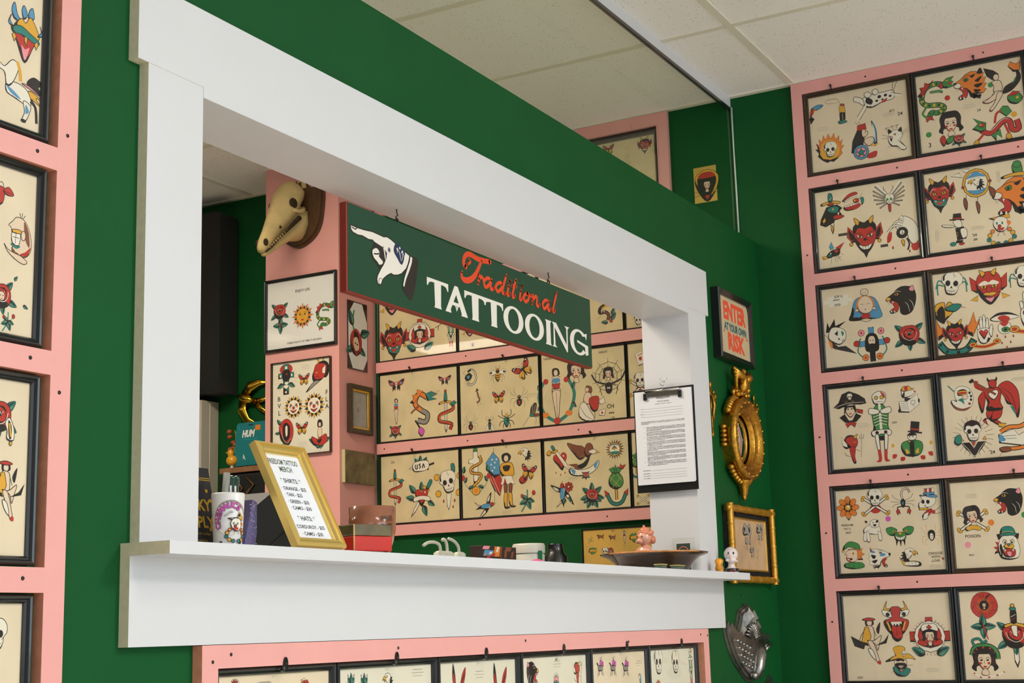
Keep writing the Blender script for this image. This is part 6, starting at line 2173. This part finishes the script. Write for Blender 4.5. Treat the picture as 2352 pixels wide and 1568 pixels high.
for sgn in (-1, 1):
    b = MB()
    for k in range(7): t = R(95 + sgn * (18 + k * 5)); b.sphere((.142 * math.cos(t), .140 * math.sin(t), .02), (.013, .012, .014), seg=10, ring=6)
    b.tube([(-sgn * .02, .15, .02), (-sgn * .05, .158, .026), (-sgn * .066, .146, .024), (-sgn * .056, .134, .024)], [.011, .010, .008, .005]); b.build('upper_scroll', M_ANTIQ, gm)
    beads('lower_scroll', [((.142 * math.cos(R(-90 + sgn * (12 + k * 7))), .138 * math.sin(R(-90 + sgn * (12 + k * 7))), .018), (.012, .010, .012)) for k in range(6)])
    beads('side_carving', [((sgn * .138, .03 - k * .014, .012), (.010, .008, .012)) for k in range(5)])
beads('carved_crown', [((rr.uniform(-.055, .055), rr.uniform(.130, .165), rr.uniform(.015, .034)), rr.uniform(.007, .011)) for k in range(30)])
b = MB(); b.lathe([(.032, 0), (.03, .008), (.018, .02), (.012, .045), (.008, .052), (.009, .058), (.001, .064)], 18, M=basis((0, -.128, .018), (1, 0, 0), (0, 0, 1), (0, -1, 0))); b.build('bottom_finial', M_ANTIQ, gm)
eg = MB(); eg.tube([(.0, .155, .03), (.004, .175, .034), (.006, .195, .036), (.0, .212, .036)], [.016, .020, .016, .009]); eg.sphere((-.002, .218, .040), (.009, .010, .010)); eg.tube([(-.006, .218, .044), (-.014, .214, .046)], [.004, .001])
for sgn in (-1, 1):
    for k in range(6): eg.tube([(sgn * .01, .186, .034), (sgn * (.035 + .004 * k), .200 + .003 * k, .046 - .003 * k), (sgn * (.075 - .004 * k), .224 - .013 * k, .034)], [.012, .013, .005])
eg.build('eagle_crest', M_ANTIQ, gm)
# crucifixes either side of the mirror
for k, (u, zt, zb, lab) in enumerate(((4.258, 1.685, 1.524, 'tarnished brass crucifix left of the gilt mirror'), (4.648, 1.69, 1.535, 'tarnished brass crucifix right of the gilt mirror'))):
    c = empty('crucifix', plane('P', u, (zt + zb) / 2), lab, 'crucifix', 'brass crucifixes beside the mirror'); H_ = (zt - zb) / 2
    MB().tube([(0, -H_, .008), (0, H_, .008)], .0032).tube([(-.034, H_ * .52, .008), (.034, H_ * .52, .008)], .003).sphere((0, -H_, .008), (.006, .008, .004), seg=10, ring=6).sphere((0, H_ - .006, .008), (.006, .012, .004), seg=10, ring=6).sphere((-.036, H_ * .52, .008), (.006, .008, .004), seg=10, ring=6).sphere((.036, H_ * .52, .008), (.006, .008, .004), seg=10, ring=6).build('cross', M_ANTIQ, c)
    MB().tube([(0, H_ * .5, .014), (.002, H_ * .1, .017), (-.003, -.016, .015), (.003, -.038, .013)], [.006, .0055, .004, .002]).sphere((.001, H_ * .62, .016), .005, seg=10, ring=6).tube([(-.03, H_ * .62, .012), (0, H_ * .45, .014), (.03, H_ * .62, .012)], .0022).build('figure', M_ANTIQ, c)
# bamboo frame
w, h = .405, .245; bf = empty('bamboo_frame', plane('P', 4.515, 1.196), 'gold bamboo picture frame with black mat and faded print, behind the sill end', 'picture frame')
def bamboo(mb, p, q, r_=.0135, nodes=3):
    p, q = Vector(p), Vector(q); n = nodes * 14; pts = []; rad = []
    for k in range(n + 1):
        t = k / n; f = (t * nodes) % 1; e = min(f, 1 - f)
        pts.append(p.lerp(q, t)); rad.append(r_ * (1.16 if e < .03 else .90 if e < .1 else .98))
    mb.tube(pts, rad, seg=14)
M_BAM = mat('bamboo gold', srgb(206, 148, 50), .3, .55, noise=.2, nscale=50)
for nm, p, q, nd in (('side_rod', (-w / 2 + .014, -h / 2, .024), (-w / 2 + .014, h / 2, .024), 4), ('side_rod', (w / 2 - .014, -h / 2, .024), (w / 2 - .014, h / 2, .024), 4), ('top_rod', (-w / 2, h / 2 - .014, .022), (w / 2, h / 2 - .014, .022), 5), ('bottom_rod', (-w / 2, -h / 2 + .014, .022), (w / 2, -h / 2 + .014, .022), 5)):
    b = MB(); bamboo(b, p, q, .0112, nd); b.build(nm, M_BAM, bf)
MB().box(-w / 2 + .006, w / 2 - .006, -h / 2 + .006, h / 2 - .006, .001, .014).build('black_mat', mat('mat black', srgb(12, 11, 12), .8), bf)
MB().ring(.292, .165, [(0, .014), (0, .019), (.004, .019), (.006, .015)]).build('gold_fillet', M_GOLD, bf)
p = MB().box(-.142, .142, -.079, .079, .0142, .015); 
draw(p, [tuple([i_[0], i_[1] - 15, i_[2]] + list(i_[3:])) for i_ in SHEETS['BAM'][5]], .0151); p.build('print', [mat('paper old brown', srgb(190, 156, 118), .75, noise=.12, nscale=14)] + INKMATS, bf)
# tin bird moulds
def mould(loc, label, rot=0):
    r = empty('tin_mould', loc @ Matrix.Rotation(R(rot), 4, 'Z'), label, 'mould')
    b = MB(); sh = spline([(-.19, .06), (-.20, .02), (-.15, -.05), (-.06, -.11), (0, -.128), (.06, -.11), (.12, -.05), (.16, -.01), (.2, .0), (.19, .015), (.13, .02), (.09, .03), (.08, .065), (.05, .09), (.0, .112), (-.03, .1), (-.07, .09), (-.09, .06), (-.12, .03), (-.16, .04)], True, 4)
    b.prism(sh, 0, .004); b.prism([(x * .95, y * .95) for x, y in sh], .004, .012); b.prism([(x * .86, y * .86) for x, y in sh], .012, .018); b.build('mould_body', M_TIN, r)
    b = MB()
    for x, y, hh, a_ in ((-.045, .06, .04, 14), (-.01, .075, .042, 6), (.03, .068, .04, -12), (.055, .04, .036, -28), (-.07, .035, .03, 24)):
        M = T(x, y, .018) @ Matrix.Rotation(R(a_), 4, 'Z'); b.add([(-hh * .3, -hh * .5, 0), (hh * .3, -hh * .5, 0), (0, hh * .6, 0), (0, -.1 * hh, hh * .4)], [(0, 1, 3), (1, 2, 3), (2, 0, 3)], 0, False, M)
    b.build('pointed_facet', M_TIN, r)
    b = MB()
    for k in range(11):
        t = R(20 + k * 14); b.tube([(.01 + .018 * math.cos(t), .0 + .012 * math.sin(t), .020), (.01 + .062 * math.cos(t), .0 + .045 * math.sin(t), .026), (.01 + .07 * math.cos(t), .0 + .052 * math.sin(t), .018)], [.002, .004, .002], seg=8)
    b.build('fan_rib', M_TIN, r)
    b = MB()
    for i_ in range(5):
        for k in range(4): b.sphere((-.13 + i_ * .026 + k * .012, .0 - k * .022 - i_ * .006, .018), (.008, .006, .008), seg=10, ring=6)
    b.build('scale_boss', M_TIN, r)
    b = MB(); b.tube([(.08, -.01, .018), (.04, -.05, .028), (.02, -.09, .028), (.0, -.118, .02)], [.014, .020, .018, .008]); b.sphere((-.012, -.108, .024), (.016, .012, .014)); b.sphere((.028, -.104, .024), (.015, .012, .014))
    for k in range(4): b.tube([(.06 + k * .02, -.02 - k * .004, .018), (.10 + k * .026, .004 - k * .006, .022)], [.006, .003])
    b.build('bird_relief', M_TIN, r); return r
mould(plane('P', 4.47, .903), 'tinned metal bird mould hanging under the bamboo frame, higher of the two', 0)
mould(plane('P', 4.50, .668), 'tinned metal bird mould at the bottom edge of the wall, lower of the two', 35)
o = MB().lathe([(.0001, .004), (.003, .003), (.003, 0)], 10, cap=False).build('wall_nail', M_SCREW); o.matrix_world = plane('P', 4.445, 1.04); tag(o, 'small bright nail in the green wall above the tin mould', 'nail')
# ------------------------------------------------------------------ pilaster and back-room wall things
oc = empty('mounted_rose_card', plane('D', 4.657, 2.0885), 'tall cream card with black corners and red flower on the narrow pilaster face', 'card')
MB().box(-.065, .065, -.1345, .1345, .0, .004).build('backing', M_BLACK, oc)
p = MB().prism([(-.062, -.075), (-.035, -.13), (.035, -.13), (.062, -.085), (.062, .06), (.030, .13), (-.025, .13), (-.062, .08)], .004, .0048)
draw(p, SHEETS['CO'][5], .0049); p.build('card', [M_PAPW] + INKMATS, oc)
ok = empty('small_sketch_frame', plane('D', 4.6615, 1.8), 'small dark frame with gold inner edge and grey sketch on the narrow pilaster face', 'picture frame')
MB().ring(.151, .188, [(0, 0), (0, .018), (.004, .021), (.018, .017), (.02, .012)]).build('frame', M_DBROWN, ok)
MB().ring(.113, .150, [(0, .012), (0, .014), (.006, .012), (.008, .008)]).build('gold_fillet', M_GOLD, ok)
p = MB().box(-.05, .05, -.069, .069, .005, .006); draw(p, SHEETS['CK'][5], .0061); p.build('sketch', [mat('grey sketch paper', srgb(176, 172, 166), .7, noise=.1, nscale=60)] + INKMATS, ok)
wp = empty('wall_plaque', plane('D', 4.653, 1.576), 'square mottled brown plaque with pale left edge low on the pilaster', 'plaque')
MB().rbox(-.099, .099, -.062, .062, .0, .014, .002).build('plaque_body', mat('mottled bronze', srgb(112, 98, 66), .4, noise=.45, nscale=30, bump=.3), wp)
MB().box(-.1015, -.0985, -.062, .062, .0, .014).build('pale_edge', mat('pale edge', srgb(200, 190, 140), .4), wp)
ca = empty('wall_card', plane('R', -.1715, 2.4875), 'small yellow flash card of woman in shield on green wall behind upper glass', 'card')
p = MB().box(-.0425, .0425, -.0655, .0655, 0, .002); draw(p, SHEETS['CARD'][5], .0021); p.build('card', [mat('paper yellow', srgb(220, 176, 84), .75)] + INKMATS, ca)
# hands, rail items: small black piece under the cream sheet
# skull on shield plaque
pq = empty('mounted_skull', plane('C', -1.77, 2.578), 'yellowed animal skull mounted on dark wooden shield plaque on the pink pilaster', 'trophy')
sh = spline([(-.112, .10), (-.112, -.02), (-.095, -.08), (-.05, -.118), (0, -.137), (.06, -.115), (.1, -.07), (.117, .0), (.117, .09), (.06, .10), (.03, .125), (0, .137), (-.03, .125), (-.06, .10)], True, 4)
M_WD = mat('plaque wood', srgb(84, 58, 36), .35, noise=.25, nscale=30)
MB().prism(sh, 0, .012, 0).prism([(x * .93, y * .93) for x, y in sh], .012, .02, 0).build('plaque', [M_WD], pq)
M_BONE = mat('bone', srgb(206, 180, 122), .6, noise=.14, nscale=18, bump=.5, bscale=60)
M_HOLE = mat('bone cavity', srgb(52, 38, 18), .9)
# loft in the plane: axis from plaque out along +z (towards -X world) and down
def loft(secs, mi=0, seg=18, mb=None):
    mb = mb or MB(); vs = []; fs = []
    for (cx, cy, cz, rx, ry, tilt) in secs:
        for k in range(seg):
            a_ = 2 * PI * k / seg; x_ = rx * math.cos(a_); y_ = ry * math.sin(a_)
            if y_ > 0: x_ *= .85
            vs.append((cx + x_, cy + y_ * math.cos(tilt), cz + y_ * math.sin(tilt)))
    n = len(secs)
    for i in range(n - 1):
        for k in range(seg):
            k2 = (k + 1) % seg; fs.append((i * seg + k, i * seg + k2, (i + 1) * seg + k2, (i + 1) * seg + k))
    fs.append(tuple(range(seg))[::-1]); fs.append(tuple(range((n - 1) * seg, n * seg))); mb.add(vs, fs, mi, True); return mb
cr = loft([(0, .085, .02, .036, .034, .3), (0, .075, .05, .050, .052, .5), (0, .045, .085, .058, .060, .7), (0, .0, .115, .056, .060, .8), (0, -.045, .145, .042, .050, .8), (0, -.090, .178, .032, .040, .8), (0, -.135, .208, .026, .031, .8), (0, -.172, .233, .024, .026, .8), (0, -.196, .250, .015, .016, .8)])
cr.tube([(-.046, -.014, .115), (-.056, -.016, .085), (-.052, -.004, .055), (-.035, .01, .03)], [.006, .008, .009, .012]); cr.tube([(.046, -.014, .115), (.056, -.016, .085), (.052, -.004, .055), (.035, .01, .03)], [.006, .008, .009, .012])
cr.tube([(-.03, .10, .02), (-.034, .128, .034), (-.016, .118, .04)], [.014, .008, .006]); cr.tube([(.03, .10, .02), (.034, .128, .034), (.016, .118, .04)], [.014, .008, .006])
cr.tube([(0, .10, .04), (0, .075, .085), (0, .03, .125), (0, -.05, .165)], [.012, .010, .008, .006])
cra = cr.build('cranium', M_BONE, pq)
jw = loft([(0, .0, .022, .050, .050, .9), (0, -.035, .035, .054, .068, .9), (0, -.068, .060, .050, .062, .8), (0, -.10, .10, .034, .034, .8), (0, -.15, .155, .022, .020, .8), (0, -.192, .208, .018, .014, .8), (0, -.210, .232, .011, .009, .8)])
jwo = jw.build('lower_jaw', M_BONE, pq)
for sx in (-1, 1):
    MB().sphere((sx * .050, .012, .112), (.012, .021, .021)).build('eye_socket', M_HOLE, cra)
    MB().sphere((sx * .019, -.166, .240), (.008, .015, .011)).build('nasal_opening', M_HOLE, cra)
    MB().sphere((sx * .035, -.094, .172), (.005, .006, .005)).build('foramen', M_HOLE, cra)
    MB().tube([(sx * .050, -.036, .072), (sx * .043, -.08, .118), (sx * .030, -.13, .165), (sx * .021, -.18, .212), (sx * .014, -.203, .236)], [.010, .008, .005, .004, .002], seg=8).build('mouth_gap', M_HOLE, cra)
th = MB()
for sx in (-1, 1):
    for k in range(14):
        t = k / 13; y_ = -.052 - .128 * t; z_ = .09 + .128 * t; xx = sx * (.052 - .032 * t)
        th.box(xx - .003, xx + .003, y_ - .004, y_ + .004, z_ - .0032, z_ + .0032, 0)
th.build('tooth', mat('tooth', srgb(170, 146, 96), .5), jwo)
# tall black screen on the far wall, pale cabinet, shelf
tv = empty('television', plane('R', -2.275, 2.327, .012), 'tall black wall television with grey side, high at the far left of the opening', 'television')
MB().prism([(0, -.384), (0, .352)] + [(-.03 + .03 * math.cos(R(k * 15)), .352 + .03 * math.sin(R(k * 15))) for k in range(1, 7)] + [(-.9, .382), (-.9, -.384)], 0, .115, 0, side=1).build('screen_body', [mat('screen black', srgb(10, 10, 11), .35), mat('screen charcoal', srgb(48, 48, 50), .5)], tv)
cbn = empty('pale_cabinet', T(4.675, 2.378, 0), 'pale grey cabinet with plain side standing beneath the black television at far left', 'cabinet')
MB().box(0, .105, 0, .8, 0, 1.92).build('cabinet_body', mat('cabinet pale', srgb(200, 192, 176), .6), cbn)
MB().box(.05, .053, -.002, 0, .2, 1.915).box(-.003, 0, .02, .78, .2, 1.9).build('door_edge', mat('cabinet pale light', srgb(226, 218, 204), .6), cbn)
sf = MB().rbox(0, .17, 0, .285, 0, .022, .002).build('wall_shelf', mat('shelf wood', srgb(142, 100, 66), .5, noise=.2, nscale=20)); sf.matrix_world = T(4.612, 1.945, 1.597); tag(sf, 'short brown wooden shelf beside the pink pilaster', 'shelf')
# turquoise hang card leaning on the shelf
M_TQ = mat('turquoise card', srgb(22, 120, 126), .4)
hcx = None
hc = empty('hang_card', plane('R', -2.085, 1.712, .14), 'turquoise packaging card with white lettering and orange sticker on the shelf', 'package')
MB().prism([(-.097, -.086), (.11, -.086), (.11, .086), (-.074, .086), (-.082, .078)], 0, .003).build('card', M_TQ, hc)
b = MB(); text(b, 'HUM', -.022, .040, .026, 0, .0034, .060, shear=.2, off=.06); b.build('white_lettering', mat('label white', srgb(232, 232, 228), .5), hc)
b = MB(); text(b, 'IT IS BORN OF COMFORT', -.014, .018, .006, 0, .0034, .082); text(b, '2', -.070, .066, .012, 0, .0034); b.build('small_lettering', mat('label aqua', srgb(60, 176, 172), .5), hc)
MB().box(.012, .038, .052, .072, .003, .0036).build('price_sticker', mat('sticker orange', srgb(232, 128, 36), .5), hc)
MB().box(-.020, .0, .074, .078, .003, .0034).build('hang_slot', M_BLACK, hc)
b = MB(); b.tube([(-.05, -.06, .003), (-.042, -.05, .003), (-.048, -.042, .003)], .002, seg=6); b.tube([(-.05, -.05, .003), (-.036, -.062, .003)], .002, seg=6); b.build('white_mark', mat('label white', srgb(232, 232, 228), .5), hc)
# yellow bird figurine and plant
yb = empty('bird_figurine', T(4.64, 2.188, 1.619), 'glossy yellow bird figurine on the shelf in front of the leaves', 'figurine')
MB().sphere((0, 0, .032), (.023, .024, .022)).sphere((-.002, .006, .062), (.013, .014, .016)).tube([(-.012, .01, .064), (-.022, .014, .062)], [.004, .001]).build('body', mat('yellow glaze', srgb(228, 160, 34), .25, coat=.5), yb)
MB().lathe([(.010, 0), (.006, .006), (.008, .014)], 12).build('stand', M_WHITE, yb)
pl = empty('artificial_plant', T(4.715, 2.215, 1.619), 'small artificial plant with green leaves and orange flowers behind the yellow bird', 'plant')
b = MB(); rr = random.Random(4)
for k in range(15):
    t = rr.uniform(0, 2 * PI); r_ = rr.uniform(.02, .05); zz = rr.uniform(.07, .17); b.tube([(0, 0, .03), (r_ * .5 * math.cos(t), r_ * .5 * math.sin(t), zz * .8), (r_ * math.cos(t), r_ * math.sin(t), zz)], [.002, .011, .002], flat=(math.cos(t), math.sin(t), .4))
b.build('leaves', mat('leaf yellow green', srgb(130, 140, 40), .5, noise=.4, nscale=60), pl)
for k in range(8):
    t = rr.uniform(0, 2 * PI); MB().sphere((.035 * math.cos(t), .04 * math.sin(t), rr.uniform(.05, .16)), (.010, .012, .009), seg=10, ring=6).build('flower', mat('flower rust', srgb(176, 84, 40), .6), pl)
MB().lathe([(.014, 0), (.02, .03), (.018, .04)], 14).build('pot', M_DBROWN, pl)
# red-brown hat-shaped ornament above the card
# brass swallows
def swallow_ornament(u, z, label, sc=1, rot=0):
    r = empty('brass_swallow', plane('R', u, z) @ Matrix.Rotation(R(rot), 4, 'Z'), label, 'wall ornament', 'brass swallows on the back room wall')
    MB().tube([(-.10 * sc, 0, .012), (-.085 * sc, 0, .02), (-.05 * sc, -.005, .03), (-.01 * sc, -.014, .028), (.02 * sc, -.022, .018)], [.003, .012, .020, .017, .010]).build('body', M_BRASS, r)
    MB().tube([(-.055 * sc, .005, .022), (-.02 * sc, .04, .024), (.03 * sc, .058, .02), (.09 * sc, .062, .012)], [.020, .024, .015, .002], flat=(0, 0, 1)).tube([(-.055 * sc, -.012, .022), (-.055 * sc, -.06, .026), (-.02 * sc, -.10, .02), (.05 * sc, -.115, .012)], [.020, .024, .016, .002], flat=(0, 0, 1)).build('wing', M_BRASS, r)
    MB().tube([(.01 * sc, -.02, .018), (.06 * sc, -.05, .018), (.11 * sc, -.075, .012)], [.012, .010, .003], flat=(0, 0, 1)).tube([(.01 * sc, -.018, .018), (.06 * sc, -.012, .018), (.10 * sc, .0, .012)], [.012, .010, .004], flat=(0, 0, 1)).build('tail', M_BRASS, r)
swallow_ornament(-2.185, 1.925, 'brass swallow with open wings on dark green wall, nearer the pale cabinet', .82, -6)
swallow_ornament(-2.015, 1.93, 'brass swallow partly behind the pink pilaster edge', .6, 20)
# dark things under the shelf
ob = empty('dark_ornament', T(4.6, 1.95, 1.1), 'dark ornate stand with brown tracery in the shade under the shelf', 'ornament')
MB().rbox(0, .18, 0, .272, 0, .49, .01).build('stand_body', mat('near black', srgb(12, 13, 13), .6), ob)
b = MB(); rr = random.Random(9)
for k in range(16):
    y_, z_ = rr.uniform(.05, .2), rr.uniform(.1, .44); b.tube([(-.003, y_, z_), (-.006, y_ + rr.uniform(-.04, .04), z_ + rr.uniform(.02, .05)), (-.003, y_ + rr.uniform(-.04, .04), z_ + .07)], [.003, .006, .003], seg=6)
b.build('tracery', mat('dark amber', srgb(78, 48, 20), .5), ob)
# counter inside the opening with its clutter
ct = MB().rbox(1.9, 4.72, .16, .78, 1.06, 1.1, .004).build('counter_top', mat('counter', srgb(150, 146, 140), .5)); tag(ct, 'grey counter top behind the white sill, under the tub and bottles', 'counter')
MB().box(1.95, 4.7, .2, .74, 0, 1.06).build('counter_base', M_WHITE, ct)
bg = empty('black_bag', T(2.85, .60, 1.1), 'black slanted bag in the shade behind the gold price frame', 'bag')
MB().prism([(-.16, 0), (.085, 0), (.085, .085), (.05, .16), (-.04, .19), (-.16, .12)], -.05, .05).build('bag_body', mat('near black', srgb(12, 13, 13), .6), bg, basis((0, 0, 0), (1, 0, 0), (0, 0, 1), (0, -1, 0)))
MB().tube([(-.10, -.052, .03), (.07, -.052, .14)], .0014).build('strap', M_SCREW, bg)
M_TUBE = mat('pale tube', srgb(196, 194, 176), .4)
hoses = [([(3.318, .4, 1.1), (3.318, .4, 1.165), (3.300, .4, 1.180), (3.262, .4, 1.180), (3.236, .4, 1.171)], 'hooked left'), ([(3.352, .4, 1.1), (3.352, .4, 1.165), (3.345, .4, 1.186), (3.334, .4, 1.191), (3.328, .4, 1.187)], 'upright middle'), ([(3.412, .4, 1.1), (3.412, .4, 1.162), (3.402, .4, 1.18), (3.380, .4, 1.190), (3.360, .4, 1.193)], 'right')]
for pts, nm in hoses:
    r = empty('bent_nozzle', Matrix.Identity(4), 'pale bent bottle nozzle behind the sill, %s one of three' % nm, 'nozzle', 'bent nozzles behind the sill')
    o_ = Vector(pts[0]); r.matrix_world = T(*o_)
    MB().tube(spline([tuple(Vector(p) - o_) for p in pts], False, 5), .0042).build('tube', M_TUBE, r)
    MB().lathe([(.018, 0), (.018, .055), (.010, .060)], 20).build('cap', M_TUBE, r)
bx = empty('printed_box', T(3.57, .4, 1.1), 'low dark box with multicoloured printed sides behind the sill', 'box')
MB().rbox(-.105, .085, -.04, .0, 0, .078, .001).build('box_body', mat('box brown', srgb(58, 40, 34), .5), bx)
c_ = MB(); a = Art(c_); a.z = 0
rr = random.Random(21)
for (x0, x1, y0, y1, cc) in ((-.104, -.07, .068, .077, 'p'), (-.100, -.05, .052, .066, 'b'), (-.070, -.055, .056, .062, 'w'), (-.045, -.012, .05, .077, 'o'), (-.06, -.04, .050, .058, 'r'), (-.10, -.084, .05, .058, 'e'), (-.03, -.02, .062, .077, 'w'), (.012, .026, .048, .072, 'n'), (.018, .05, .066, .077, 'n'), (.05, .062, .048, .066, 'n'), (-.084, -.066, .045, .052, 'r'), (-.01, -.004, .045, .077, 'n')): a.fill([(x0, y0), (x1, y0), (x1 + .008, y1), (x0 + .008, y1)], cc)
c_.build('printed_side', [M_WHITE] + INKMATS, bx, basis((0, -.0405, 0), (1, 0, 0), (0, 0, 1), (0, -1, 0)))
tb_ = empty('wipes_tub', T(3.84, .42, 1.1), 'white round wipes tub with green label strip behind the sill', 'tub')
MB().lathe([(.045, 0), (.046, .066), (.044, .069)], 36).build('tub_body', mat('tub white', srgb(206, 202, 188), .4), tb_)
MB().lathe([(.0475, .070), (.048, .092), (.045, .098), (.0, .099)], 36, cap=False).build('lid', mat('tub white', srgb(206, 202, 188), .4), tb_)
MB().box(-.024, -.006, -.0475, -.045, .03, .076).build('green_label', mat('label green', srgb(16, 120, 74), .5), tb_)
o = MB().sphere((0, 0, 0), (.024, .02, .012)).build('pink_lid', mat('hot pink', srgb(222, 84, 142), .4)); o.matrix_world = T(3.475, .20, 1.122); tag(o, 'hot pink domed lid peeking over the sill before the white tub', 'lid')
bo = empty('black_bottle', T(4.01, .42, 1.1), 'glossy black bottle cluster behind the sill right of the white tub', 'bottle')
MB().lathe([(.036, 0), (.036, .065), (.026, .078), (.022, .1), (.024, .104), (.0, .104)], 28, cap=False).build('bottle_body', M_BLACK, bo)
MB().lathe([(.03, 0), (.03, .05), (.016, .066), (.0, .07)], 20, cap=False, M=T(.06, .02, 0)).build('second_cap', M_BLACK, bo)
# small black box low on the pilaster
o = MB().rbox(-.02, .02, -.03, .03, 0, .02, .002).build('wall_box', M_BLACK); o.matrix_world = plane('C', -1.735, 1.53); tag(o, 'small black box on the pink pilaster behind the gold price frame', 'box')
bpy.context.view_layer.update()
